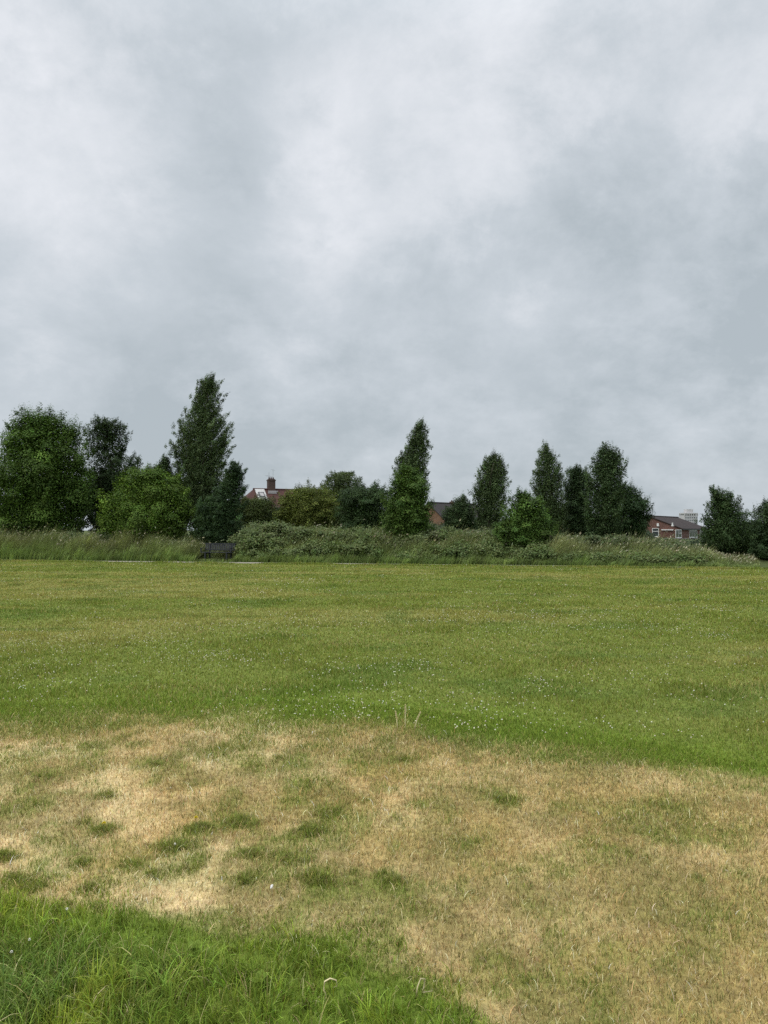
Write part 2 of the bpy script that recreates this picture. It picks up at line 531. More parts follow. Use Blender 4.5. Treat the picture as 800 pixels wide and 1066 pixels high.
# --- parched patch: short dry blades, many lying flat, with thin green among them
x, y = scatter(330000, 2.0, 8.2, 1.35, 0.9)
nd = near_dist(x, y)
yf = np.interp(x, FE[:, 0], FE[:, 1])
keep = (nd < 0.16) & (y < yf + 0.9)
x, y = x[keep], y[keep]
d = dryness(x, y)
green = rng.random(len(x)) > np.clip(d * 1.02 + 0.02, 0, 0.985) ** 0.8
right = sstep(-1.5, 1.0, x)
green |= rng.random(len(x)) < 0.05 + 0.10 * right
sc = np.sqrt(np.clip(y / 3.4, 0.8, 2.2))
h = np.where(green, rng.uniform(0.018, 0.05, len(x)), rng.uniform(0.014, 0.038, len(x)) * np.where(rng.random(len(x)) < 0.2, 1.9, 1.0)) * sc ** 0.5
w = rng.uniform(0.0016, 0.0034, len(x)) * sc
hd = rng.uniform(0, 2 * math.pi, len(x))
bn = np.where(green, rng.uniform(0.2, 1.0, len(x)), rng.uniform(0.65, 1.4, len(x)))
cd = drycol(x, y)
cd = lerp(cd, np.array([0.78, 0.66, 0.42]), (rng.random(len(x)) < 0.22) * rng.uniform(0.3, 0.9, len(x)))
cd = lerp(cd, np.array([0.24, 0.15, 0.07]), (rng.random(len(x)) < 0.16) * rng.uniform(0.3, 0.8, len(x)))
cg = lerp(swardcol(x, y), np.array([0.20, 0.20, 0.075]), np.clip(d * 0.9, 0, 1))
c = np.where(green[:, None], cg, cd)
c = jitter(c, 0.32, 0.06)
tp = np.where(green[:, None], c * 1.2, c * 1.05)
v, f, c_ = blade_arrays(x, y, hz(x, y) - 0.003, h, w, hd, bn, c, np.clip(tp, 0, .85), 3)
o = mesh_obj('dry_grass', v, f, 4, M_DRY, None, c_)
tag(o, 'parched straw coloured grass of the worn patch', 'grass', kind='stuff')

# --- thick tufts in the patch
parts = []
xx, yy, hh = [], [], []
for tx, ty, r, s in TW:
    k = int(1900 * s * s * (r / 0.10) ** 1.6)
    k = min(k, 5200)
    aa = rng.uniform(0, 2 * math.pi, k); ph = rng.uniform(0, 6.28, 3)
    rr = r * np.sqrt(rng.random(k)) * rng.uniform(0.6, 1.3, k) * (1 + 0.35 * np.sin(2 * aa + ph[0]) + 0.3 * np.sin(3 * aa + ph[1]) + 0.2 * np.sin(5 * aa + ph[2]))
    xx.append(tx + rr * np.cos(aa) * 1.3); yy.append(ty + rr * np.sin(aa) * 1.1)
    hh.append((0.022 + 0.035 * s * (1 - rr / (r * 1.3))) * rng.uniform(0.6, 1.4, k))
x = np.concatenate(xx); y = np.concatenate(yy); h = np.concatenate(hh) * 0.8
keep = (rng.random(len(x)) > dryness(x, y) * 1.15)
x, y, h = x[keep], y[keep], h[keep]
c = jitter(np.broadcast_to(np.array([0.225, 0.255, 0.060]), (len(x), 3)), 0.30, 0.10)
pale = rng.random(len(x)) < 0.22
c[pale] = jitter(np.broadcast_to(np.array([0.30, 0.27, 0.13]), (pale.sum(), 3)), 0.2, 0.05)
v, f, c_ = blade_arrays(x, y, hz(x, y) - 0.003, h, rng.uniform(0.002, 0.0042, len(x)), rng.uniform(0, 6.28, len(x)), rng.uniform(0.2, 1.1, len(x)), c * .85, c * 1.2, 3)
o = mesh_obj('grass_tufts', v, f, 4, M_GRASS, None, c_)
tag(o, 'small green tufts scattered over the parched patch', 'grass', kind='stuff')

# --- mown lawn from the patch to the path
x, y = scatter(620000, 5.3, 42.5, 2.0, 2.5, lambda X, Y: (Y < pathY(X) - 0.02) & (Y > np.interp(X, FE[:, 0], FE[:, 1]) - 0.7))
d = dryness(x, y)
keep = rng.random(len(x)) > d * 0.9
x, y, d = x[keep], y[keep], d[keep]
edge = sstep(0.0, 0.8, pathY(x) - y)
k = y / 8.0
tf = fbm(x * 1.3, y * 1.3, 101, 3)
h = rng.uniform(0.022, 0.055, len(x)) * (0.75 + 0.7 * sstep(0.45, 0.75, tf)) * (1.0 + 1.7 * (1 - edge) * sstep(0.36, 0.50, fbm(x * 0.3 + 2, y * 0.1, 107, 3))) * np.clip(k, 0.9, 1.35) ** 0.5
w = rng.uniform(0.004, 0.008, len(x)) * np.clip(k, 0.75, 5)
c = swardcol(x, y)
st_ = rng.random(len(x)) < (0.07 + 0.24 * sstep(0.5, 0.75, fbm(x * 0.5, y * 0.9, 103, 3)) + 0.3 * d)
c[st_] = np.array([0.40, 0.36, 0.15])
c = jitter(c, 0.26, 0.09)
# unmown grass hanging over the near edge of the path
ne = 26000
xe = rng.uniform(-26, 20, ne); ye = pathY(xe) - np.abs(rng.normal(0.0, 0.16, ne)) + 0.10
pe = sstep(0.40, 0.56, fbm(xe * 0.33 + 4, ye * 0.1, 109, 3))
pe = np.clip(pe + 0.75 * sstep(300, 420, px_of0(xe, ye)), 0, 1.1)
he = rng.uniform(0.03, 0.075, ne) * (0.5 + 1.1 * pe)
ce = jitter(swardcol(xe, ye) * np.array([1.0, 1.0, 1.0]), 0.2, 0.07)
x = np.concatenate([x, xe]); y = np.concatenate([y, ye]); h = np.concatenate([h, he]); c = np.concatenate([c, ce])
w = np.concatenate([w, rng.uniform(0.02, 0.034, ne)])
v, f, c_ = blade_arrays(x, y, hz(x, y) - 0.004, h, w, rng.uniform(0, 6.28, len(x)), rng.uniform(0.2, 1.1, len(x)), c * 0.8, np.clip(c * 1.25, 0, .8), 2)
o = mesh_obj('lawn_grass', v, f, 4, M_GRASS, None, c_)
tag(o, 'mown green lawn stretching back to the path', 'grass', kind='stuff')

# --- clover heads scattered through the lawn
x, y = scatter(46000, 5.8, 37, 1.35, 1.0, lambda X, Y: (Y < pathY(X) - 0.5) & (Y > np.interp(X, FE[:, 0], FE[:, 1]) + 0.15))
dens = sstep(0.55, 0.66, fbm(x * 0.6, y * 1.0, 111, 4)) * (0.2 + 0.9 * sstep(0.5, 0.7, fbm(x * 2.5, y * 2.5, 113, 2))) + 0.03
for cx_, cy_, cr_, ca_ in ((230, 688, .55, 1.6), (250, 692, .3, 1.5), (400, 702, .5, 1.3), (300, 745, .4, .6), (350, 735, .45, .7), (430, 733, .6, .7), (510, 742, .5, .6), (90, 665, 1.2, .9), (30, 672, 1.0, .9), (250, 655, 1.0, .8),
                           (560, 645, 1.6, .8), (640, 655, 1.5, .6), (620, 705, .5, .7), (50, 702, .8, .8), (330, 749, .3, .6), (390, 748, .3, .5), (460, 690, .7, .6), (760, 690, .8, .5)):
    g_ = gnd(cx_, cy_)
    dens = dens + ca_ * np.exp(-((x - g_[0]) / (cr_ * 1.4)) ** 2 - ((y - g_[1]) / cr_) ** 2)
yf = np.interp(x, FE[:, 0], FE[:, 1])
dens = dens + 0.15 * np.exp(-((y - yf - 0.9) / 0.7) ** 2) * sstep(-1.8, -0.3, x) * sstep(3.0, 1.2, x)
keep = rng.random(len(x)) < dens * 0.30
x, y = x[keep], y[keep]
z = hz(x, y) + rng.uniform(0.035, 0.06, len(x))
r_ = rng.uniform(0.005, 0.009, len(x)) * np.clip(y / 11, 1, 1.8)
octv = np.array([(1, 0, 0), (0, 1, 0), (-1, 0, 0), (0, -1, 0), (0, 0, .9), (0, 0, -.7)])
octf = np.array([(0, 1, 4), (1, 2, 4), (2, 3, 4), (3, 0, 4), (1, 0, 5), (2, 1, 5), (3, 2, 5), (0, 3, 5)])
V = np.stack([x, y, z], -1)[:, None, :] + octv[None] * r_[:, None, None]
Fc = octf[None] + (np.arange(len(x)) * 6)[:, None, None]
cw = jitter(np.broadcast_to(np.array([0.74, 0.71, 0.54]), (len(x), 3)), 0.15, 0.04)
o = mesh_obj('clover_flowers', V.reshape(-1, 3), Fc.reshape(-1, 3), 3, M_PETAL, None, np.repeat(cw, 6, 0))
tag(o, 'tiny white clover flower heads dotted over the lawn', 'flowers', kind='stuff')


# ------------------------------------------------------------------ foliage
def leaf_arrays(c, nrm, L, W, col, droop=0.0):
    """rhombic leaves: centre c, normal nrm"""
    n = len(c)
    r = rng.normal(0, 1, (n, 3)); r[:, 2] -= droop
    ax = r - nrm * np.sum(r * nrm, 1, keepdims=True)
    ax /= np.linalg.norm(ax, axis=1, keepdims=True) + 1e-9
    bx = np.cross(nrm, ax)
    L = L[:, None]; W = W[:, None]
    V = np.stack([c - ax * L * 0.5, c + bx * W * 0.5 - nrm * W * 0.12, c + ax * L * 0.5 - nrm * L * 0.12, c - bx * W * 0.5 - nrm * W * 0.12], 1)
    Fc = np.arange(n * 4).reshape(-1, 4)
    return V.reshape(-1, 3), Fc, np.repeat(col, 4, 0)


LEAFGAIN = np.array([1.42, 1.45, 1.02])


def rows_to_world(rows, Y):
    out_ = []
    for py, xl, xr in rows:
        a_ = at(xl, py, Y); b_ = at(xr, py, Y)
        out_.append((a_[2], (a_[0] + b_[0]) / 2, max(0.05, (b_[0] - a_[0]) / 2)))
    out_.sort()
    return np.array(out_)


def tree(name, cat, label, rows, Y, col, group=None, leaf=(0.13, 0.085), clump=0.42, cover=5.5, fill=1.0, flat=0.6, up=0.8,
         dirn=None, stretch=1.0, col2=None, depth=0.9, trunk_r=0.14, sprigs=0, droop=0.0, limbs=22, amt=0.09, shell=0.45, rough=0.15, branch=0.0, heart=3.6, tips=(), keepf=0.25):
    """a tapered trunk with limbs, and a crown of leaf clumps filling the real volume of the tree"""
    prof = rows_to_world(rows, Y)
    zt = prof[-1, 0]
    bx = float(prof[0, 1]); by = Y
    bz = float(hz(bx, by))
    zlo = max(prof[0, 0], bz + 0.08)
    dirn = np.array(dirn if dirn is not None else (0, 0, 1.0)); dirn = dirn / np.linalg.norm(dirn)
    # clump centres
    zz = np.linspace(zlo, zt, 60)
    rx = np.interp(zz, prof[:, 0], prof[:, 2]); area = np.trapz(2 * rx, zz)
    leaf = (leaf[0] * 0.64, leaf[1] * 0.68)
    ncl = max(16, int(area / (clump * clump) * 2.7 * fill))
    pz = np.cumsum(rx ** 1.25); pz /= pz[-1]
    z = np.interp(rng.random(ncl), pz, zz)
    cr = clump * rng.uniform(0.55, 1.25, ncl)
    th = rng.uniform(0, 2 * math.pi, ncl); u = rng.random(ncl) ** shell
    core = rng.random(ncl) < 0.38                     # dense heart of the crown
    rim = (rng.random(ncl) < 0.38) & ~core            # clumps along the outline
    th = np.where(rim, np.where(rng.random(ncl) < 0.5, 0, math.pi) + rng.normal(0, 0.4, ncl), th)
    u = np.where(rim, rng.uniform(0.62, 1.02, ncl), np.where(core, rng.uniform(0, 0.62, ncl), rng.uniform(0.62, 1.0, ncl)))
    cr = np.where(core, cr * 1.25, cr)
    z = np.minimum(z, zt - cr * 0.5 - np.abs(rng.normal(0, 0.14, ncl)))
    zs_ = z + cr * (0.35 if branch == 0 else 0.1)
    rxx = np.interp(zs_, prof[:, 0], prof[:, 2]); cxx = np.interp(zs_, prof[:, 0], prof[:, 1])
    cr = np.minimum(cr, np.maximum(rxx * 0.8, 0.14))
    rr = np.maximum(rxx - cr * 0.46, 0.02) * u
    ryy = np.minimum(rxx, 3.2) * depth
    rry = np.maximum(ryy - cr * 0.5, 0.02) * u
    C = np.stack([cxx + rr * np.cos(th), by + rry * np.sin(th), z], -1)
    # each clump points along its own branch: outward, upward and with the wind
    axm = np.stack([cxx, np.full(ncl, by), z - 0.6], -1)
    ow = C - axm; ow /= np.linalg.norm(ow, axis=1, keepdims=True) + 1e-6
    D = dirn * 1.0 + ow * (0.45 if stretch > 1 else 0.0) + rng.normal(0, 0.16, (ncl, 3))
    D /= np.linalg.norm(D, axis=1, keepdims=True)
    ST = np.full(ncl, stretch) * rng.uniform(0.75, 1.3, ncl) if stretch > 1 else np.ones(ncl)
    CW = np.ones(ncl)
    if branch:
        # boughs: chains of sprays that climb from the trunk to the outline and narrow at their tips
        keepc = core | (rng.random(ncl) < keepf)
        C, cr, D, ST, ow, cxx, rxx = [q[keepc] for q in (C, cr, D, ST, ow, cxx, rxx)]
        CW = np.full(len(C), 0.8)
        nbr = max(14, int(area * branch))
        bz_ = np.interp(rng.random(nbr), pz, zz); bz_ = np.minimum(bz_ + 0.25, zt)
        bth = np.where(rng.random(nbr) < 0.5, np.where(rng.random(nbr) < 0.5, 0, math.pi) + rng.normal(0, 0.45, nbr), rng.uniform(0, 2 * math.pi, nbr))
        nt2 = len(tips) * 2
        tw_ = np.array([at(a_, b_, Y) for a_, b_ in tips for _ in range(2)]) if nt2 else np.zeros((0, 3))
        brx = np.interp(bz_, prof[:, 0], prof[:, 2]); bcx = np.interp(bz_, prof[:, 0], prof[:, 1])
        bu = rng.uniform(0.70, 1.16, nbr)
        tipP = np.stack([bcx + brx * bu * np.cos(bth), by + np.minimum(brx, 3.2) * depth * bu * np.sin(bth), bz_], -1)
        if nt2:
            # leading shoots: their tips make the ragged top and sides of the crown
            tw_[:, 1] += rng.normal(0, 0.35, nt2); tw_[1::2] += rng.normal(0, 0.09, (nt2 // 2, 3)); tw_[1::2, 2] -= 0.12
            tipP = np.concatenate([tipP, tw_]); bz_ = np.concatenate([bz_, tw_[:, 2]])
            bcx = np.interp(bz_ - 0.5, prof[:, 0], prof[:, 1]); nbr += nt2
        rise_ = (0.5 + 0.9 * np.hypot(tipP[:, 0] - bcx, tipP[:, 1] - by)) * rng.uniform(0.8, 1.3, nbr)
        rt0 = np.stack([np.interp(bz_ - rise_, prof[:, 0], prof[:, 1]), np.full(nbr, by), np.maximum(bz_ - rise_, bz + 0.2)], -1)
        bs_ = np.exp(rng.normal(0, 0.18, nbr))
        Cb, rb, Db, Sb = [], [], [], []
        for t_, r_t in ((0.40, 1.05), (0.60, 1.05), (0.80, 0.95), (0.95, 0.72)):
            sag = np.stack([np.zeros(nbr), np.zeros(nbr), -0.25 * np.sin(math.pi * t_) * np.ones(nbr)], -1)
            Cb.append(rt0 + (tipP - rt0) * t_ + sag + rng.normal(0, 0.05, (nbr, 3)))
            rb.append(clump * r_t * bs_)
            dd = tipP - rt0; dd /= np.linalg.norm(dd, axis=1, keepdims=True)
            dd = dd + dirn * (0.3 + 0.9 * t_); dd /= np.linalg.norm(dd, axis=1, keepdims=True)
            Db.append(dd); Sb.append(np.full(nbr, 1.7))
        C = np.concatenate([C] + Cb); cr = np.concatenate([cr] + rb); D = np.concatenate([D] + Db); ST = np.concatenate([ST] + Sb)
        ow2 = C - np.stack([np.interp(C[:, 2], prof[:, 0], prof[:, 1]), np.full(len(C), by), C[:, 2] - 0.6], -1)
        ow = ow2 / (np.linalg.norm(ow2, axis=1, keepdims=True) + 1e-6)
        cxx = np.interp(C[:, 2], prof[:, 0], prof[:, 1]); rxx = np.interp(C[:, 2], prof[:, 0], prof[:, 2])
        ncl = len(C)
    # loose sprays that break the outline
    if sprigs:
        ks = int(sprigs * 2.2)
        sidep = np.argsort(-(np.abs(C[:, 0] - cxx) / np.maximum(rxx, .1) + 1.6 * sstep(zt - 1.6, zt, C[:, 2])))[:max(8, ncl // 3)]
        k = rng.choice(sidep, ks)
        o_ = ow[k] * 0.8 + dirn * 0.7 + rng.normal(0, 0.25, (ks, 3)); o_[:, 2] = np.abs(o_[:, 2])
        o_ /= np.linalg.norm(o_, axis=1, keepdims=True) + 1e-6
        Cs = C[k] + o_ * (cr[k] * rng.uniform(0.5, 1.15, ks))[:, None]
        C = np.concatenate([C, Cs]); cr = np.concatenate([cr, clump * rng.uniform(0.22, 0.40, ks)])
        D = np.concatenate([D, o_]); ST = np.concatenate([ST, rng.uniform(1.8, 3.0, ks)])
        ncl += ks
    nleaf = int(area * cover * 1.55 / (leaf[0] * leaf[1] * 0.5))
    wts = cr ** 1.8 * ST ** 0.7; wts = wts / wts.sum()
    ci = rng.choice(ncl, nleaf, p=wts)
    off = rng.normal(0, 1, (nleaf, 3))
    ol = np.linalg.norm(off, axis=1, keepdims=True)
    off = off / ol * (rng.random((nleaf, 1)) ** 0.42) * 0.78
    dome = (ST <= 1)[ci]
    # umbrella shaped clumps: a cap of leaves whose rim hangs down
    dv = rng.normal(0, 1, (nleaf, 3)); dv /= np.linalg.norm(dv, axis=1, keepdims=True)
    axd = np.array([0, 0, 0.75]) + ow * 0.34 + rng.normal(0, 0.22, (len(ow), 3))
    if len(axd) < ncl: axd = np.concatenate([axd, np.tile([[0, 0, 1.0]], (ncl - len(axd), 1))])
    axd /= np.linalg.norm(axd, axis=1, keepdims=True)
    sg_ = np.sum(dv * axd[ci], 1, keepdims=True)
    dv = dv - axd[ci] * np.minimum(sg_ + 0.12, 0) * 2
    cap = dv * rng.uniform(0.62, 1.02, nleaf)[:, None] * np.array([0.95, 0.95, min(1.0, flat + 0.12)])
    off = np.where(dome[:, None], cap, off)
    along = np.sum(off * D[ci], 1)
    spr = (~dome).astype(float)
    off = off - (off - D[ci] * along[:, None]) * np.clip(along * 0.9, 0, 0.6)[:, None] * spr[:, None]
    off = off + D[ci] * (along * (ST[ci] - 1) * spr)[:, None]
    P = C[ci] + off * cr[ci][:, None]
    P += rng.normal(0, 1, P.shape) * (rng.random(nleaf) < rough)[:, None] * cr[ci][:, None] * 0.14
    # the heart: loose leaves all through the inside, so that little sky shows through
    nh = int(area * heart / (leaf[0] * leaf[1] * 0.5))
    hzv = np.interp(rng.random(nh), pz, zz); ht = rng.uniform(0, 2 * math.pi, nh); hu = rng.random(nh) ** 0.5 * 0.84
    hrx = np.interp(hzv, prof[:, 0], prof[:, 2])
    PH = np.stack([np.interp(hzv, prof[:, 0], prof[:, 1]) + hrx * hu * np.cos(ht), by + np.minimum(hrx, 3.2) * depth * hu * np.sin(ht), hzv - 0.1], -1)
    P = np.concatenate([P, PH]); ci = np.concatenate([ci, rng.integers(0, ncl, nh)]); off = np.concatenate([off, rng.normal(0, 0.5, (nh, 3))])
    nleaf += nh
    P[:, 2] = np.maximum(P[:, 2], bz + 0.04)
    axc = np.stack([np.interp(P[:, 2], prof[:, 0], prof[:, 1]), np.full(nleaf, by), np.full(nleaf, prof[:, 0].mean())], -1)
    outw = P - axc; outw /= np.linalg.norm(outw, axis=1, keepdims=True) + 1e-6
    loc = off / (np.linalg.norm(off, axis=1, keepdims=True) + 1e-6)
    N = np.array([0, 0, up]) + outw * 0.4 + loc * 0.95 + rng.normal(0, 0.15, (nleaf, 3))
    N /= np.linalg.norm(N, axis=1, keepdims=True) + 1e-6
    s = rng.uniform(0.65, 1.3, nleaf)
    cc = np.broadcast_to(np.array(col, float), (nleaf, 3)).copy()
    ct = rng.random(ncl)
    if col2 is not None:
        cc = lerp(cc, np.array(col2, float), ct[ci] * 0.9)
    cc = cc * np.exp(rng.normal(0, 0.27, ncl))[ci][:, None]
    cc = jitter(cc * LEAFGAIN, amt, 0.06)
    v, f, c_ = leaf_arrays(P, N, leaf[0] * s, leaf[1] * s, cc, droop)
    root = empty(name, (bx, by, bz))
    base = np.array([bx, by, bz])
    tag(root, label, cat, group)
    mesh_obj('crown', v - base, f, 4, M_LEAF, root, c_)
    # trunk and limbs
    mb = MB()
    ztr = zlo + (zt - zlo) * 0.88
    tz = np.linspace(bz - 0.1, ztr, 8)
    wobx = np.cumsum(rng.normal(0, 0.035, 8)); woby = np.cumsum(rng.normal(0, 0.035, 8))
    cxz = np.interp(tz, prof[:, 0], prof[:, 1])
    cxz = bx + (cxz - bx) * np.linspace(0, 1, 8)
    tp_ = np.stack([cxz + wobx, by + woby, tz], -1) - base
    mb.tube(tp_, list(trunk_r * np.linspace(1.15, 0.18, 8)), 7)
    far_ = np.argsort(-np.linalg.norm((C - base)[:, :2] - 0, axis=1))
    pick = rng.choice(ncl, min(limbs, ncl), replace=False)
    for j in pick:
        e = C[j] - base
        zs = max(0.15, e[2] - (0.35 + 0.5 * np.hypot(e[0], e[1]) + rng.uniform(0.0, 0.6)))
        zs = min(zs, tp_[-1, 2] - 0.1)
        s0 = np.array([np.interp(zs, tp_[:, 2], tp_[:, 0]), np.interp(zs, tp_[:, 2], tp_[:, 1]), zs])
        mid = s0 * 0.5 + e * 0.5 + np.array([0, 0, rng.uniform(-0.05, 0.2)])
        r0 = trunk_r * 0.38 * (1 - 0.6 * zs / max(ztr - bz, 0.5))
        mb.tube([s0, mid, e], [max(r0, 0.018), max(r0 * 0.6, 0.012), 0.008], 5, False)
    mb.build('trunk', M_BARK, root, True)
    return root


POP = dict(leaf=(0.115, 0.08), clump=0.235, cover=6.0, branch=5.0, heart=2.0, flat=1.0, up=0.6, dirn=(0.48, 0, 0.85), stretch=2.3, depth=0.75, trunk_r=0.16, shell=0.6, rough=0.04)
P_COL = (0.046, 0.072, 0.040); P_COL2 = (0.072, 0.098, 0.058)

tree('broadleaf_tree', 'tree', 'big round dark green broadleaf tree at the left end of the tree line',
     [(431, 30, 52), (437, 20, 69), (445, 12, 80), (458, 2, 88), (470, -12, 93), (490, -18, 98), (515, -20, 98), (540, -20, 96), (560, -16, 92)],
     pathY(-21) + 8, (0.038, 0.070, 0.018), leaf=(0.17, 0.12), clump=0.74, cover=5.6, flat=0.62, up=1.0, col2=(0.058, 0.096, 0.023), branch=0.32, keepf=0.9, dirn=(0.15, 0, 0.8), tips=[(24, 433), (38, 434), (50, 434), (62, 437), (76, 441), (12, 442), (5, 456), (86, 447), (93, 468), (99, 496), (96, 520)], trunk_r=0.24, sprigs=26, droop=0.5, rough=0.12)
tree('oak_tree', 'tree', 'sparse dark tree with gaps in its crown behind the big round tree',
     [(434, 97, 124), (440, 89, 131), (447, 85, 137), (460, 86, 134), (470, 88, 134), (476, 88, 150), (487, 90, 150), (500, 90, 146), (530, 90, 132), (556, 92, 128)],
     pathY(-16) + 12, (0.026, 0.044, 0.024), leaf=(0.14, 0.10), clump=0.27, cover=4.0, fill=0.85, flat=0.75, branch=3.0, heart=0.9, rough=0.05, col2=(0.038, 0.058, 0.03), tips=[(97, 438), (104, 434), (118, 436), (124, 437), (136, 446), (133, 457), (148, 474), (150, 478), (140, 472), (88, 443), (130, 440), (110, 435)], trunk_r=0.2, sprigs=22, limbs=40)
tree('hazel_bush', 'bush', 'bright mid green spreading bush left of the tall windblown poplar',
     [(487, 141, 160), (493, 128, 178), (503, 118, 192), (515, 112, 200), (530, 106, 204), (548, 105, 204), (562, 108, 200)],
     pathY(-13) + 6, (0.050, 0.090, 0.020), leaf=(0.14, 0.10), clump=0.56, cover=5.4, flat=0.6, up=1.0, col2=(0.078, 0.118, 0.026), branch=0.49, keepf=0.9, dirn=(0.15, 0, 0.8), tips=[(143, 489), (152, 488), (162, 490), (130, 494), (120, 502), (182, 499), (194, 510), (202, 528), (110, 518), (105, 540)], trunk_r=0.09, sprigs=16, droop=0.4)
tree('young_tree', 'tree', 'small dark tree top peeping out just left of the tall windblown poplar',
     [(474, 170, 176), (482, 164, 180), (490, 158, 182), (505, 150, 184), (530, 160, 180), (552, 165, 178)],
     pathY(-12) + 9.5, (0.034, 0.056, 0.028), clump=0.3, cover=4.0, flat=0.8, branch=0.88, keepf=0.9, dirn=(0.15, 0, 0.8), tips=[(171, 475), (176, 478), (166, 484)], trunk_r=0.08, sprigs=8)
tree('poplar_tree', 'tree', 'tallest poplar with its top bent to the right by wind',
     [(391, 213, 222), (396, 206, 229), (402, 206, 231), (410, 203, 231), (419, 198, 226), (428, 191, 233), (438, 185, 241), (444, 182, 242), (452, 181, 242), (463, 176, 242), (479, 180, 241), (496, 180, 243), (508, 185, 243), (530, 196, 236), (556, 206, 226)],
     pathY(-10) + 10, P_COL, 'tall poplars of the tree line', sprigs=40, col2=P_COL2, fill=0.9, tips=[(217, 392), (224, 391), (231, 394), (236, 407), (243, 437), (205, 402), (200, 412), (193, 424), (186, 440), (182, 452), (177, 466), (241, 430), (242, 440), (241, 452), (242, 463), (236, 445), (228, 405), (230, 418), (211, 395)], limbs=46, **{**POP, 'dirn': (0.75, 0, 0.72)})
tree('hawthorn_tree', 'tree', 'very dark ragged tree in front of the tallest poplar directly behind the bench',
     [(479, 241, 246), (487, 236, 254), (500, 230, 255), (512, 218, 253), (525, 201, 252), (540, 197, 255), (556, 198, 256), (570, 206, 250)],
     pathY(-9) + 5.2, (0.022, 0.042, 0.024), leaf=(0.11, 0.07), clump=0.27, cover=6.5, flat=0.55, branch=3.0, rough=0.05, dirn=(0.5, 0, 0.35), col2=(0.032, 0.055, 0.028), tips=[(244, 480), (258, 487), (257, 504), (251, 513), (256, 521), (251, 495), (247, 488)], trunk_r=0.13, sprigs=34, limbs=30)
tree('elder_bush', 'bush', 'yellowish green rounded bush right of the brick chimney',
     [(507, 300, 338), (513, 294, 350), (520, 288, 353), (530, 284, 353), (542, 286, 352), (556, 292, 346)],
     pathY(-4) + 9, (0.066, 0.085, 0.024), leaf=(0.12, 0.08), clump=0.4, cover=5.5, flat=0.6, col2=(0.085, 0.098, 0.03), branch=0.56, keepf=0.9, dirn=(0.15, 0, 0.8), tips=[(300, 509), (312, 508), (326, 508), (338, 508), (348, 513), (291, 516), (322, 505)], trunk_r=0.09, sprigs=14)
tree('scrub_bush', 'bush', 'low dull green bush below the house with the brick chimney',
     [(517, 252, 262), (519.5, 250, 284), (526, 246, 290), (540, 245, 293), (558, 245, 296)],
     pathY(-6) + 10.5, (0.044, 0.062, 0.026), leaf=(0.11, 0.07), clump=0.38, cover=5.5, flat=0.7, col2=(0.055, 0.07, 0.03), branch=0.56, keepf=0.9, dirn=(0.15, 0, 0.8), tips=[(255, 518), (266, 520), (276, 520), (285, 521)], trunk_r=0.07, sprigs=10)
tree('thorn_tree', 'tree', 'olive green tree with spiky top sprigs standing behind the yellowish bush',
     [(490, 345, 371), (497, 337, 378), (505, 331, 382), (515, 333, 384), (530, 338, 384), (552, 344, 380)],
     pathY(-3) + 13, (0.046, 0.066, 0.034), leaf=(0.12, 0.07), clump=0.23, cover=5.0, flat=0.9, up=0.6, branch=4.5, rough=0.05, col2=(0.062, 0.08, 0.042), trunk_r=0.1, sprigs=24, limbs=34)
tree('dark_bush', 'bush', 'low wide dark bush left of the pointed maple',
     [(506, 374, 400), (512, 354, 412), (525, 348, 416), (540, 349, 419), (555, 355, 420), (564, 362, 418)],
     pathY(-1) + 7.5, (0.024, 0.044, 0.022), leaf=(0.12, 0.08), clump=0.42, cover=6, flat=0.55, col2=(0.034, 0.056, 0.026), branch=0.56, keepf=0.9, dirn=(0.15, 0, 0.8), tips=[(374, 507), (388, 506), (400, 507), (360, 511), (408, 511), (392, 503)], trunk_r=0.09, sprigs=12)
tree('poplar_tree', 'tree', 'narrow leaning poplar rising behind the pointed maple',
     [(437, 434, 440), (442, 430, 443), (447, 427, 445), (454, 426, 447), (460, 423, 449), (468, 419, 447), (474, 412, 446), (482, 410, 446), (489, 411, 447), (500, 412, 447), (508, 412, 446), (530, 416, 442), (556, 422, 436)],
     pathY(1.5) + 11, P_COL, 'tall poplars of the tree line', sprigs=22, col2=P_COL2, tips=[(438, 438), (433, 443), (444, 445), (427, 451), (447, 457), (449, 462), (423, 462), (446, 472), (413, 475), (411, 486), (447, 490), (445, 480), (418, 470)], limbs=34, **POP)
tree('maple_tree', 'tree', 'pointed mid green maple in front of the narrow leaning poplar',
     [(482, 417, 425), (490, 412, 434), (500, 406, 444), (512, 402, 449), (528, 398, 451), (548, 396, 451), (562, 402, 446), (572, 410, 436)],
     pathY(1.5) + 4.6, (0.044, 0.080, 0.024), leaf=(0.12, 0.09), clump=0.4, cover=6, flat=0.5, up=1.0, col2=(0.066, 0.106, 0.030), branch=0.56, keepf=0.9, dirn=(0.15, 0, 0.8), tips=[(421, 482), (426, 488), (412, 492), (437, 495), (406, 500), (446, 508), (450, 526), (400, 515)], trunk_r=0.1, sprigs=16)
tree('young_tree', 'tree', 'short dark tree beside the orange brick gable',
     [(514, 481, 486), (521, 472, 491), (529, 463, 495), (545, 459, 500), (558, 462, 502)],
     pathY(4) + 12, (0.030, 0.052, 0.028), leaf=(0.12, 0.08), clump=0.36, cover=5.5, flat=0.8, col2=(0.042, 0.066, 0.032), branch=0.88, keepf=0.9, dirn=(0.15, 0, 0.8), tips=[(483, 515), (477, 520), (489, 522), (468, 530), (492, 532)], trunk_r=0.09, sprigs=12)
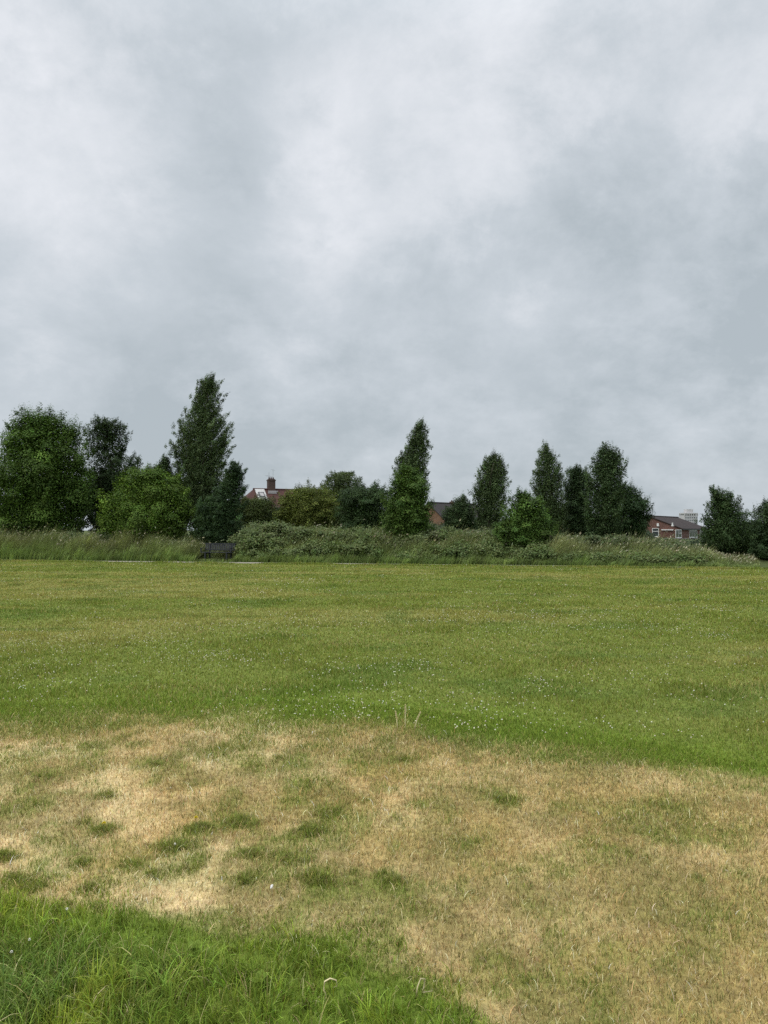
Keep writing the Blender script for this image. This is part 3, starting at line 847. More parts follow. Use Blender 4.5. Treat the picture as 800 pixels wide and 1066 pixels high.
tree('poplar_tree', 'tree', 'upright column shaped poplar between two bare patches of sky',
     [(472, 508, 520), (480, 501, 527), (490, 496, 530), (500, 493, 529), (515, 491, 530), (530, 494, 526), (545, 497, 522), (562, 500, 516)],
     pathY(5.5) + 10, P_COL, 'tall poplars of the tree line', sprigs=20, col2=P_COL2, tips=[(508, 474), (515, 472), (521, 473), (502, 482), (529, 484), (527, 490), (497, 492), (529, 497), (493, 507), (528, 510), (492, 520), (505, 477), (525, 478), (530, 520)], limbs=30, **{**POP, 'dirn': (0.15, 0, 1)})
tree('maple_bush', 'bush', 'bright green rounded maple bush growing out of the tall grass',
     [(511, 539, 551), (518, 533, 562), (528, 524, 570), (544, 516, 577), (556, 515, 579), (565, 518, 577), (577, 528, 568)],
     pathY(6.5) + 3.8, (0.040, 0.076, 0.022), leaf=(0.11, 0.085), clump=0.36, cover=6.2, flat=0.5, up=1.0, col2=(0.060, 0.098, 0.027), branch=0.63, keepf=0.9, dirn=(0.15, 0, 0.8), tips=[(540, 512), (546, 511), (551, 513), (533, 518), (562, 518), (524, 528), (571, 528), (577, 545), (516, 548)], trunk_r=0.08, sprigs=16)
tree('poplar_tree', 'tree', 'forked poplar with slits of sky behind the bright green maple bush',
     [(461, 567, 571), (469, 562, 575), (474, 560, 581), (480, 558, 584), (488, 554, 588), (496, 553, 588), (510, 553, 587), (522, 558, 590), (540, 560, 592), (560, 566, 588)],
     pathY(7.5) + 10, P_COL, 'tall poplars of the tree line', sprigs=22, col2=P_COL2, fill=0.7, tips=[(568, 462), (571, 466), (580, 472), (575, 476), (563, 470), (559, 480), (583, 482), (555, 490), (588, 488), (588, 496), (553, 500), (562, 467), (554, 512)], limbs=34, **{**POP, 'cover': 3.9})
tree('dark_tree', 'tree', 'dark blunt tree squeezed between the forked poplar and the widest poplar',
     [(485, 600, 606), (488, 592, 610), (494, 588, 614), (510, 585, 616), (530, 583, 618), (548, 584, 618), (564, 590, 614)],
     pathY(9) + 12, (0.028, 0.048, 0.026), leaf=(0.12, 0.08), clump=0.36, cover=5, flat=0.8, branch=0.77, keepf=0.9, dirn=(0.15, 0, 0.8), tips=[(600, 486), (606, 487), (595, 490), (611, 492), (588, 500)], trunk_r=0.12, sprigs=10)
tree('poplar_tree', 'tree', 'widest poplar with a double pointed top near the right end of the row',
     [(459, 628, 631), (466, 624, 632), (470, 621, 648), (478, 617, 650), (484, 612, 650), (492, 609, 651), (506, 607, 652), (530, 606, 651), (548, 607, 648), (562, 612, 644)],
     pathY(10) + 6.8, (0.036, 0.060, 0.034), 'tall poplars of the tree line', sprigs=26, col2=(0.052, 0.078, 0.045), tips=[(630, 460), (624, 468), (619, 476), (640, 467), (648, 472), (650, 478), (645, 470), (613, 484), (650, 487), (609, 493), (651, 500), (635, 465), (607, 510)], limbs=30, **{**POP, 'cover': 5.6, 'dirn': (0.25, 0, 1)})
tree('round_tree', 'tree', 'dark rounded tree touching the left end of the red brick house',
     [(503, 642, 655), (510, 636, 664), (520, 632, 675), (530, 632, 678), (540, 635, 674), (552, 637, 675), (568, 640, 676)],
     pathY(11.5) + 9.5, (0.024, 0.046, 0.024), leaf=(0.12, 0.08), clump=0.38, cover=6, flat=0.65, col2=(0.034, 0.058, 0.028), branch=0.70, keepf=0.9, dirn=(0.15, 0, 0.8), tips=[(645, 503), (655, 505), (664, 512), (672, 518), (677, 526), (678, 534)], trunk_r=0.12, sprigs=12)
tree('ash_tree', 'tree', 'bushy tree with loose upright sprays covering the right end of the brick house',
     [(507, 741, 745), (514, 738, 764), (522, 737, 772), (532, 735, 778), (545, 729, 784), (556, 725, 787), (566, 728, 788), (576, 745, 788), (590, 768, 787)],
     pathY(14) + 5.4, (0.030, 0.054, 0.028), leaf=(0.11, 0.07), clump=0.24, cover=5.6, flat=0.7, branch=4.6, rough=0.05, col2=(0.045, 0.07, 0.034), tips=[(741, 507), (747, 506), (758, 513), (766, 516), (752, 512), (736, 520), (772, 525), (780, 531), (731, 536)], trunk_r=0.09, sprigs=24, limbs=36)
tree('dense_bush', 'bush', 'dark bush cut off by the right edge of the picture',
     [(520, 794, 808), (526, 786, 818), (540, 778, 832), (560, 781, 840), (592, 778, 840)],
     pathY(16) + 4.2, (0.026, 0.046, 0.026), leaf=(0.11, 0.075), clump=0.36, cover=5.6, flat=0.7, col2=(0.036, 0.058, 0.03), branch=0.77, keepf=0.9, dirn=(0.15, 0, 0.8), tips=[(797, 521), (791, 528), (786, 540), (800, 523)], trunk_r=0.09, sprigs=20)

# ------------------------------------------------------------------ the tall grass verge
VX = np.array([-40, 0, 60, 110, 160, 196, 205, 240, 250, 300, 350, 420, 470, 540, 600, 690, 720, 745, 765, 780, 800, 860])
VT = np.array([553, 554, 554, 556, 558, 561, 567, 567, 562, 558, 556, 559, 559, 562, 564, 566, 568, 574, 582, 588, 592, 592])


def px_of(x, y):
    return 400 + F * x / y


def vergeH(x, y):
    p_ = px_of(x, y)
    top = np.interp(p_, VX, VT)
    yy = pathY(x) + 4.0
    return np.maximum(0.05, 1.6 + (552 - top) / F * yy)


def bench_gap(x, s):
    """little grass grows in front of and under the bench"""
    return (np.abs(x + 8.65) < 1.05) & (s < 3.2)


nt_ = 6500; per = 24
tx_ = rng.uniform(-26, 19, nt_); ts_ = 1.15 + 5.4 * rng.random(nt_) ** 1.1
x = np.repeat(tx_, per); s = np.repeat(ts_, per)
n = len(x)
tr_ = np.abs(rng.normal(0, 0.16, n)); ta_ = rng.uniform(0, 2 * math.pi, n)
x = x + tr_ * np.cos(ta_); s = np.maximum(s + tr_ * np.sin(ta_), 1.05)
y = pathY(x) + s
z0 = hz(x, y)
H = vergeH(x, y)
ramp = 0.34 + 0.66 * sstep(1.2, 3.6, s)
var = 0.42 + 0.85 * fbm(x * 0.9, y * 0.8, 121, 4)
tvar = np.repeat(np.exp(rng.normal(0, 0.16, nt_)), per)
h = np.maximum(0.12, (H * ramp * var - z0)) * rng.uniform(0.7, 1.15, n) * 1.22 * tvar
keep = ~bench_gap(x, s) | (rng.random(n) < 0.12)
h = np.where(bench_gap(x, s), np.minimum(h, 0.22), h)
keep &= px_of(x, y) < 790
tn_ = np.repeat(rng.normal(0, 1, nt_), per); tp2 = np.repeat(rng.random(nt_), per)
x, y, z0, h, s, ta_, tn_, tp2 = [q[keep] for q in (x, y, z0, h, s, ta_, tn_, tp2)]
n = len(x)
# blades fan out of their tussock and are laid over to the right by the wind
fx = np.cos(ta_) * 0.55 + 0.85; fy = np.sin(ta_) * 0.75
hd = np.arctan2(fy, fx)
bn = np.clip(rng.normal(0.62, 0.25, n), 0.05, 1.3)
pa = np.clip(sstep(0.40, 0.66, fbm(x * 0.5, y * 0.9, 131, 3)) * 0.7 + 0.5 * (tp2 > 0.72), 0, 1)
c = lerp(np.broadcast_to(np.array([0.150, 0.190, 0.066]), (n, 3)), np.array([0.235, 0.250, 0.105]), pa * 0.75)
c = lerp(c, np.array([0.140, 0.215, 0.052]), sstep(3.0, 1.6, s) * 0.6)
c = c * np.exp(tn_ * 0.26 + 0.9 * (fbm(x * 1.1, s * 1.2, 137, 3) - 0.5))[:, None]
c = jitter(c, 0.14, 0.05)
tipc = lerp(c, np.array([0.34, 0.32, 0.19]), np.clip(rng.random(n) * 0.35 * sstep(2.2, 3.4, s), 0, 1))
v, f, c_ = blade_arrays(x, y, z0 - 0.02, h, rng.uniform(0.014, 0.030, n), hd, bn, c, tipc, 4)
# seed heads
k = rng.random(n) < 0.08 * sstep(2.5, 3.4, s)
tipi = (np.arange(n) * 10 + 8)[k]
tp_ = v[tipi]
ns = len(tp_)
ax = np.stack([rng.normal(0.6, 0.5, ns), rng.normal(0, 0.5, ns), rng.normal(0.5, 0.4, ns)], -1)
ax /= np.linalg.norm(ax, axis=1, keepdims=True)
hl = rng.uniform(0.08, 0.2, ns)[:, None]; hw = rng.uniform(0.018, 0.036, ns)[:, None]
side = np.cross(ax, rng.normal(0, 1, (ns, 3))); side /= np.linalg.norm(side, axis=1, keepdims=True)
SV = np.stack([tp_, tp_ + ax * hl * .4 + side * hw, tp_ + ax * hl, tp_ + ax * hl * .4 - side * hw], 1).reshape(-1, 3)
sc_ = jitter(np.broadcast_to(np.array([0.34, 0.33, 0.22]), (ns, 3)), 0.25, 0.06)
v, f, c_ = join([(v, f, c_), (SV, np.arange(ns * 4).reshape(-1, 4), np.repeat(sc_, 4, 0))])
o = mesh_obj('tall_grass', v, f, 4, M_VERGE, None, c_)
tag(o, 'tall seeding grass leaning in the wind along the path', 'grass', kind='stuff')


def scrub(name, label, cat, n_cl, xr, srange, toph, col, col2, leaf, clump, seed, dens=1.0):
    """a thicket: leaf clumps heaped over the bank"""
    x = rng.uniform(xr[0], xr[1], n_cl); s = rng.uniform(*srange, n_cl)
    y = pathY(x) + s; z0 = hz(x, y)
    H = toph(x, y) * (0.72 + 0.42 * fbm(x * 0.7, y * 0.7, seed, 3))
    gapm = H > 0.25
    x, y, z0, H, s = x[gapm], y[gapm], z0[gapm], H[gapm], s[gapm]
    z = z0 + (H - z0) * rng.random(len(x)) ** 0.5
    gp = np.abs(x + 8.65) < 1.2
    kp = ~(gp & (s < 3.5))
    x, y, z = x[kp], y[kp], z[kp]
    cr = clump * rng.uniform(0.6, 1.3, len(x))
    m_ = int(260 * dens)
    ci = np.repeat(np.arange(len(x)), m_)
    off = rng.normal(0, 0.42, (len(ci), 3)); off[:, 2] *= 0.7
    P = np.stack([x, y, z], -1)[ci] + off * cr[ci][:, None]
    P[:, 2] = np.maximum(P[:, 2], hz(P[:, 0], P[:, 1]) + 0.03)
    N = np.array([0, -0.15, 0.8]) + off * 0.6 + rng.normal(0, 0.45, (len(ci), 3))
    N /= np.linalg.norm(N, axis=1, keepdims=True)
    cc = lerp(np.broadcast_to(np.array(col, float), (len(ci), 3)), np.array(col2, float), rng.random(len(x))[ci])
    cc = jitter(cc, 0.2, 0.06)
    sz = rng.uniform(0.65, 1.3, len(ci))
    v, f, c_ = leaf_arrays(P, N, leaf[0] * sz, leaf[1] * sz, cc, 0.3)
    o = mesh_obj(name, v, f, 4, M_LEAF, None, c_)
    tag(o, label, cat, kind='stuff')


mid_top = lambda x, y: 1.6 + (552 - np.interp(px_of(x, y), [-60, 170, 200, 245, 262, 300, 340, 380, 425, 450, 500, 560, 640, 690, 735, 760, 790, 850],
                                              [556, 560, 566, 556, 548, 547, 550, 552, 556, 550, 553, 559, 560, 566, 569, 577, 592, 592])) / F * y
scrub('bramble_scrub', 'grey green brambles and nettles heaped among the tall grass', 'scrub', 520, (-8.2, 2.2), (3.2, 7.5), mid_top,
      (0.098, 0.136, 0.050), (0.138, 0.168, 0.074), (0.11, 0.075), 0.42, 141)
scrub('bramble_scrub', 'green scrub along the back of the tall grass on the right', 'scrub', 420, (2.2, 14.8), (4.0, 8.0), mid_top,
      (0.080, 0.115, 0.048), (0.130, 0.150, 0.075), (0.11, 0.07), 0.38, 151)
front_top = lambda x, y: 0.25 + (mid_top(x, y) - 0.25) * np.clip(0.35 + 0.6 * sstep(1.6, 4.2, y - pathY(x)), 0, 1) * (0.35 + 0.75 * sstep(0.38, 0.62, fbm(x * 0.45, y * 0.2, 181, 3)))
scrub('bramble_scrub', 'leafy green brambles and weeds along the front of the tall grass', 'scrub', 560, (-7.4, 14.2), (1.7, 4.6), front_top,
      (0.098, 0.142, 0.046), (0.145, 0.178, 0.070), (0.11, 0.075), 0.36, 191)
scrub('nettle_scrub', 'dull green scrub along the back of the tall grass on the left', 'scrub', 300, (-26, -10.2), (4.6, 7.5), mid_top,
      (0.075, 0.115, 0.045), (0.125, 0.150, 0.070), (0.11, 0.07), 0.38, 161)
back_top = lambda x, y: 1.6 + (552 - np.interp(px_of(x, y), [175, 262, 440, 452, 462, 500, 600, 664, 680, 730, 760, 900],
                                               [492, 528, 536, 548, 549, 542, 526, 548, 566, 567, 545, 535])) / F * y
scrub('far_thicket', 'dark thicket filling in behind the trees', 'thicket', 1500, (-34, 28), (14.5, 19), back_top,
      (0.028, 0.046, 0.024), (0.040, 0.060, 0.030), (0.15, 0.10), 0.55, 171, 0.8)

# ------------------------------------------------------------------ bench
bx, bs = -8.62, 2.55
by = float(pathY(bx)) + bs
ben = empty('park_bench', (bx, by, float(hz(bx, by))), math.atan(-0.235))
tag(ben, 'dark slatted park bench set into the tall grass beside the path', 'bench')
W2 = 0.86
mb = MB()
for i in range(5):
    y0 = -0.24 + i * 0.098
    mb.box(-W2, W2, y0, y0 + 0.08, 0.43, 0.462)
mb.build('seat', M_BENCH, ben)
mb = MB()
tilt = 0.18
for zz0, zz1 in ((0.53, 0.585), (0.85, 0.91)):
    mb.box(-W2, W2, 0.255 + tilt * (zz0 - 0.45), 0.295 + tilt * (zz0 - 0.45), zz0, zz1)
for i in range(17):
    xc = -W2 + 0.06 + i * (2 * W2 - 0.12) / 16
    mb.poly([(xc + a, 0.262 + tilt * (z - 0.45) + b, z) for z in (0.586, 0.849) for b in (0, 0.022) for a in (-0.032, 0.032)],
            [(0, 2, 3, 1), (4, 5, 7, 6), (0, 1, 5, 4), (2, 6, 7, 3), (0, 4, 6, 2), (1, 3, 7, 5)])
mb.build('backrest', M_BENCH, ben)
for sx in (-0.60, 0.60):
    mb = MB(); mb.box(sx - 0.035, sx + 0.035, -0.225, -0.155, -0.03, 0.429); mb.build('leg', M_BENCH, ben)
    mb = MB()
    mb.poly([(sx + a, b + tilt * max(0, z - 0.45), z) for z in (-0.03, 0.44, 0.9) for b in (0.30, 0.36) for a in (-0.035, 0.035)],
            [(0, 2, 3, 1), (8, 9, 11, 10), (0, 1, 5, 4), (2, 6, 7, 3), (0, 4, 6, 2), (1, 3, 7, 5), (4, 5, 9, 8), (6, 10, 11, 7), (4, 8, 10, 6), (5, 7, 11, 9)])
    mb.build('leg', M_BENCH, ben)
    mb = MB(); mb.box(sx - 0.03, sx + 0.03, -0.154, 0.299, 0.37, 0.428); mb.build('rail', M_BENCH, ben)
for sx in (-W2 + 0.03, W2 - 0.03):
    mb = MB(); mb.box(sx - 0.03, sx + 0.03, -0.25, 0.275, 0.64, 0.68); mb.box(sx - 0.025, sx + 0.025, -0.235, -0.185, 0.4625, 0.64)
    mb.build('armrest', M_BENCH, ben)


# ------------------------------------------------------------------ buildings
class House:
    """local x runs along the ridge (to the right and away), local -y is the slope that faces the camera"""
    def __init__(self, name, label, apex, Y, alpha, zb=0.2):
        P = at(apex[0], apex[1], Y)
        self.r = np.array([math.sin(alpha), math.cos(alpha)])
        self.rz = math.atan2(self.r[1], self.r[0])
        self.o = np.array([P[0], P[1], zb]); self.top = P[2] - zb
        self.root = empty(name, self.o, self.rz)
        tag(self.root, label, 'house')

    def local_ray(self, px, py):
        c, s = math.cos(-self.rz), math.sin(-self.rz)
        q = CAM - self.o; d = ray(px, py)
        rot = lambda a: np.array([a[0] * c - a[1] * s, a[0] * s + a[1] * c, a[2]])
        return rot(q), rot(d)

    def hit(self, px, py, nrm, off):
        q, d = self.local_ray(px, py)
        nrm = np.array(nrm, float)
        t = (off - q @ nrm) / (d @ nrm)
        return q + d * t


def window(parent, axis, pos, u0, u1, z0, z1, bars=((), ()), mat=None):
    """a framed window standing proud of a wall. axis 'x': on a wall of constant x facing -x; 'y': of constant y facing -y"""
    t = 0.07
    def bx_(mb, a0, a1, d0, d1, b0, b1):
        if axis == 'y': mb.box(a0, a1, pos + d0, pos + d1, b0, b1)
        else: mb.box(pos + d0, pos + d1, a0, a1, b0, b1)
    mb = MB()
    bx_(mb, u0, u0 + t, -.05, -.003, z0, z1); bx_(mb, u1 - t, u1, -.05, -.003, z0, z1)
    bx_(mb, u0 + t, u1 - t, -.05, -.003, z0, z0 + t); bx_(mb, u0 + t, u1 - t, -.05, -.003, z1 - t, z1)
    for b in bars[0]:
        u = u0 + (u1 - u0) * b; bx_(mb, u - .035, u + .035, -.045, -.018, z0 + t + .001, z1 - t - .001)
    for a0, a1, b in bars[1]:
        zc = z0 + (z1 - z0) * b
        bx_(mb, u0 + (u1 - u0) * a0 + t, u0 + (u1 - u0) * a1 - t, -.042, -.016, zc - .035, zc + .035)
    w = mb.build('window', mat or M_WHITE, parent)
    mb = MB(); bx_(mb, u0 + t, u1 - t, -.012, -.004, z0 + t, z1 - t); mb.build('pane', M_GLASS, w)
    mb = MB(); bx_(mb, u0 - .05, u1 + .05, -.10, -.003, z0 - .06, z0 - .002); mb.build('sill', mat or M_WHITE, w)
    return w


# --- left: tiled house with a chimney and a white panelled roof window
hA = House('tiled_house', 'red tiled house with dark brick chimney showing above the bushes left of centre', (264.3, 509.0), 110, R(66))
rt, L, w_, rise = hA.top, 10.5, 4.6, 4.6
ez = rt - rise
mb = MB()
mb.box(-w_ * 0.9 + .3, L + 3.2, -w_ + .35, w_ - .35, -1.0, ez + 0.1)
mb.build('wall', M_BRICK_RED, hA.root)
# hipped roof with thickness
mb = MB()
hip = w_
A0 = [(-hip, -w_, ez), (L + hip, -w_, ez), (L + hip, w_, ez), (-hip, w_, ez), (0, 0, rt), (L, 0, rt)]
A1 = [(x_, y_, z_ - 0.18) for x_, y_, z_ in A0[:4]]
mb.poly(A0 + A1, [(0, 1, 5, 4), (2, 3, 4, 5), (3, 0, 4), (1, 2, 5), (0, 6, 7, 1), (1, 7, 8, 2), (2, 8, 9, 3), (3, 9, 6, 0), (9, 8, 7, 6)])
roof = mb.build('roof', M_TILE_RED, hA.root)
mb = MB(); mb.tube([(-0.1, 0, rt + .02), (L + .1, 0, rt + .02)], 0.11, 8); mb.build('ridge_tiles', M_TILE_RED, roof)
# front slope: plane normal
sn = np.array([0, -rise, w_]) / math.hypot(rise, w_)
soff = float(sn @ np.array([0, 0, rt]))
def slope_quad(mb, pix, lift, thick):
    q_ = [hA.hit(a, b, sn, soff) + sn * lift for a, b in pix]
    t_ = [p_ + sn * thick for p_ in q_]
    mb.poly(q_ + t_, [(3, 2, 1, 0), (4, 5, 6, 7), (0, 1, 5, 4), (1, 2, 6, 5), (2, 3, 7, 6), (3, 0, 4, 7)])
    return mb
pan = slope_quad(MB(), [(265.3, 509.9), (275.0, 510.0), (280.0, 523.0), (270.3, 523.0)], 0.03, 0.14).build('roof_panel', M_PANEL, roof)
pan['label'] = 'white panel around the roof window'
fr_ = slope_quad(MB(), [(268.6, 513.3), (274.4, 513.4), (276.4, 518.6), (270.4, 518.5)], 0.175, 0.06).build('window', M_BENCH, hA.root)
slope_quad(MB(), [(269.7, 514.2), (273.9, 514.3), (275.2, 517.6), (271.1, 517.6)], 0.236, 0.02).build('pane', M_LEAD, fr_)
# chimney on the ridge
q0 = hA.hit(278.2, 512, (0, 1, 0), 0.0); q1 = hA.hit(288.4, 512, (0, 1, 0), 0.0)
ctop = hA.hit(283, 500.3, (0, 1, 0), -0.5)[2]
x0, x1 = q0[0] + 0.12, q1[0] - 0.35
mb = MB(); mb.box(x0, x1, -0.5, 0.5, rt - 0.9, ctop); ch = mb.build('chimney', M_BRICK_DARK, hA.root)
mb = MB(); mb.box(x0 - .07, x1 + .07, -.57, .57, ctop + .002, ctop + .13); mb.box(x0 + .05, x1 - .05, -.45, .45, ctop + .131, ctop + .25); mb.build('corbel', M_BRICK_DARK, ch)
for k in range(3):
    xc = x0 + (x1 - x0) * (0.2 + 0.3 * k)
    mb = MB(); mb.tube([(xc, 0, ctop + .24), (xc, 0, ctop + .5)], [.12, .1], 10); mb.build('chimney_pot', M_TILE_RED, ch)
mb = MB(); mb.box(x0 - .12, x1 + .12, -.74, -.503, rt - .66, rt - .40); mb.box(x0 - .10, x1 + .35, -.62, -.501, rt - .40 + .002, rt - .22); mb.build('flashing', M_LEAD, ch)
mb = MB()
mb.tube([(x0 + .25, .3, ctop - .3), (x0 + .25, .3, ctop + 1.25)], .02, 6)
mb.tube([(x0 - .25, .3, ctop + .75), (x0 + .75, .3, ctop + .62)], .018, 5)
for k in range(6):
    xa = x0 - .25 + k * .19; za = ctop + .75 - k * .025
    mb.tube([(xa, .05, za), (xa, .55, za)], .012, 5)
mb.tube([(x0 + .85, .3, ctop - .1), (x0 + .85, .3, ctop + 1.7)], .016, 6)
mb.tube([(x0 + .55, .3, ctop + 1.65), (x0 + 1.15, .3, ctop + 1.55)], .014, 5)
mb.build('aerial', M_METAL, ch)

# --- centre: gabled house behind the maple
hB = House('gabled_house', 'orange brick gabled house with a dark roof half hidden beside the pointed maple', (446.0, 523.2), 110, R(45))
rt, L, w_ = hB.top, 10.8, 3.5
rise = 2.7; ez = rt - rise


def gable(h, rt, L, w_, rise, wallmat, roofmat, over=0.28):
    ez = rt - rise
    mb = MB()
    mb.poly([(0, -w_, -1), (0, w_, -1), (0, w_, ez - .1), (0, 0, rt - .16), (0, -w_, ez - .1), (L, -w_, -1), (L, w_, -1), (L, w_, ez - .1), (L, 0, rt - .16), (L, -w_, ez - .1)],
            [(0, 4, 3, 2, 1), (5, 6, 7, 8, 9), (0, 5, 9, 4), (1, 2, 7, 6), (0, 1, 6, 5)])
    wl = mb.build('wall', wallmat, h.root)
    k = (w_ + over) / w_
    mb = MB()
    for sgn in (-1, 1):
        p_ = [(-.12, 0, rt), (L + .12, 0, rt), (L + .12, sgn * w_ * k, rt - rise * k), (-.12, sgn * w_ * k, rt - rise * k)]
        q_ = [(a, b, c - .12) for a, b, c in p_]
        mb.poly(p_ + q_, [(0, 1, 2, 3), (7, 6, 5, 4), (0, 4, 5, 1), (1, 5, 6, 2), (2, 6, 7, 3), (3, 7, 4, 0)])
    rf = mb.build('roof', roofmat, h.root)
    mb = MB(); mb.tube([(-.13, 0, rt + .03), (L + .13, 0, rt + .03)], 0.1, 8); mb.build('ridge_tiles', roofmat, rf)
    mb = MB(); mb.box(-.1, L + .1, -w_ * k - .13, -w_ * k - .02, rt - rise * k - .16, rt - rise * k - .03); mb.build('gutter', M_BENCH, h.root)
    return rf


rf = gable(hB, rt, L, w_, rise, M_BRICK_ORANGE, M_TILE_SLATE)
q0 = hB.hit(470.5, 524.8, (0, 1, 0), 0.0)
mb = MB(); mb.box(q0[0] - .25, q0[0] + .25, -.25, .25, rt - .3, rt + .28); chB = mb.build('chimney', M_BRICK_RED, hB.root)
mb = MB(); mb.tube([(q0[0], 0, rt + .27), (q0[0], 0, rt + .5)], [.11, .09], 8); mb.build('chimney_pot', M_TILE_RED, chB)
a_ = hB.hit(491.5, 541, (0, 1, 0), -w_); b_ = hB.hit(498, 551.5, (0, 1, 0), -w_)
window(hB.root, 'y', -w_, a_[0], b_[0], b_[2], min(a_[2], ez - .3), ((0.5,), ()))

# --- right: red brick house
hC = House('brick_house', 'low red brick house with brown roof and white windows at the right', (676.5, 537.3), 113, R(36), 0.0)
rt, L, w_, rise = hC.top, 15.0, 4.5, 1.75
ez = rt - rise
rf = gable(hC, rt, L, w_, rise, M_BRICK_RED, M_TILE_BROWN, 0.2)


def pixwin(h, axis, pos, x0, x1, y0, y1, bars, zmax=99):
    nrm = (0, 1, 0) if axis == 'y' else (1, 0, 0)
    a_ = h.hit(x0, y0, nrm, pos); b_ = h.hit(x1, y1, nrm, pos)
    i = 0 if axis == 'y' else 1
    u = sorted((a_[i], b_[i]))
    return window(h.root, axis, pos, u[0], u[1], b_[2], min(a_[2], zmax), bars)


pixwin(hC, 'x', 0.0, 679.2, 686.2, 549.8, 558.6, ((), ((0, 1, 0.62),)))
pixwin(hC, 'y', -w_, 703.4, 709.6, 551.2, 559.6, ((0.5,), ((0.5, 1, 0.55),)), ez - .22)
pixwin(hC, 'y', -w_, 717.6, 726.0, 551.6, 559.2, ((0.33, 0.66), ()), ez - .22)
pixwin(hC, 'y', -w_, 728.5, 734.5, 551.6, 559.2, ((0.5,), ()), ez - .22)
# white vents on gable and roof, and the lintel ledge
a_ = hC.hit(685.2, 546.3, (1, 0, 0), 0.0)
mb = MB(); mb.box(-.16, -.004, a_[1] - .14, a_[1] + .12, a_[2] - .14, a_[2] + .22); mb.box(-.2, -.004, a_[1] - .24, a_[1] + .12, a_[2] - .2, a_[2] - .142); mb.build('vent', M_WHITE, hC.root)
a_ = hC.hit(700.3, 547.2, (0, -rise, w_), rt * w_)
mb = MB(); mb.tube([(a_[0], a_[1], a_[2] - .1), (a_[0], a_[1], a_[2] + .42)], .09, 8); mb.box(a_[0] - .2, a_[0] + .3, a_[1] - .12, a_[1] + .12, a_[2] - .08, a_[2] + .06); mb.build('flue', M_WHITE, hC.root)
a_ = hC.hit(689.2, 552.0, (1, 0, 0), -0.0); b_ = hC.hit(701.5, 550.9, (1, 0, 0), -0.0)
mb = MB(); mb.box(-.22, -.004, b_[1], a_[1], a_[2], a_[2] + .13); mb.build('ledge', M_WHITE, hC.root)
# garden wall in front of it
a_ = at(684, 560.4, 108); b_ = at(742, 560.4, 108)
gw = empty('garden_wall', ((a_[0] + b_[0]) / 2, 108, 0.3))
tag(gw, 'low grey topped garden wall in front of the red brick house', 'wall')
hl = (b_[0] - a_[0]) / 2; zt_ = a_[2] - 0.3
mb = MB(); mb.box(-hl, hl, -.11, .11, -.6, zt_ - .09); mb.build('brickwork', M_BRICK_DARK, gw)
mb = MB(); mb.box(-hl - .03, hl + .03, -.16, .16, zt_ - .088, zt_); mb.build('coping', M_COPING, gw)

# --- far tower block
YT = 820
c_ = at(717, 540, YT); t0 = at(717, 534.0, YT)[2]; t1 = at(717, 530.2, YT)[2]
tw = empty('tower_block', (c_[0], YT, 0), R(12))
tag(tw, 'distant pale tower block with window bands above the brick house roof', 'tower block')
hw = 7.6
mb = MB(); mb.box(-hw, hw, -5, 5, 0, t0 - 3.2)
nb = 6
mb.box(-hw - .3, hw + .3, -5.3, 5.3, t0 - 1.1, t0)
for k in range(nb + 1):
    xk = -hw + k * 2 * hw / nb
    mb.box(xk - .45, xk + .45, -5.2, -4.3, t0 - 3.198, t0 - 1.102); mb.box(xk - .45, xk + .45, 4.3, 5.2, t0 - 3.198, t0 - 1.102)
mb.box(-hw + .6, hw - .6, -4, 4, t0 - 3.198, t0 - 1.102)
mb.build('wall', M_CONC, tw)
mb = MB(); mb.box(-3.6, 3.6, -3, 3, t0 + .002, t1); mb.build('plant_room', M_CONC, tw)
for fl in range(7):
    zf = t0 - 5.8 - fl * 2.9
    if zf < 1: break
    for k in range(nb):
        xk = -hw + (k + .5) * 2 * hw / nb
        mb = MB(); mb.box(xk - .85, xk + .85, -5.06, -5.002, zf, zf + 1.5); mb.build('window', M_FARGLASS, tw)

# ------------------------------------------------------------------ small things in the near grass
def flower(name, px, py, kind, label, group):
    P = gnd(px, py + 6); h = 0.07
    z = float(hz(P[0], P[1]))
    ft = empty(name, (P[0], P[1], z)); tag(ft, label, 'flower', group)
    mb = MB(); mb.tube([(0, 0, 0), (0.004, 0, h * .5), (0.006, 0.002, h)], .0014, 5); s_ = mb.build('stem', M_STEM, ft)
    V, Fc = [], []
    rr = .006 if kind == 'clover' else .013
    npet = 46 if kind == 'clover' else 40
    mb = MB()
    for i in range(npet):
        a = i * 2.4; t = (i + .5) / npet
        el = (1.35 - 1.9 * t) if kind == 'clover' else (1.3 - 1.25 * t)
        d_ = np.array([math.cos(a) * math.cos(el), math.sin(a) * math.cos(el), math.sin(el)])
        sd = np.array([-math.sin(a), math.cos(a), 0]) * rr * .2
        u_ = np.cross(d_, sd / np.linalg.norm(sd)) * rr * .12
        c0 = np.array([.006, .002, h])
        mb.poly([c0 + d_ * rr * .2, c0 + d_ * rr * .7 + sd + u_, c0 + d_ * rr, c0 + d_ * rr * .7 - sd + u_], [(0, 1, 2, 3)])
    mb.build('petals', M_WHITE_PETAL if kind == 'clover' else M_YELLOW, ft)
    return ft


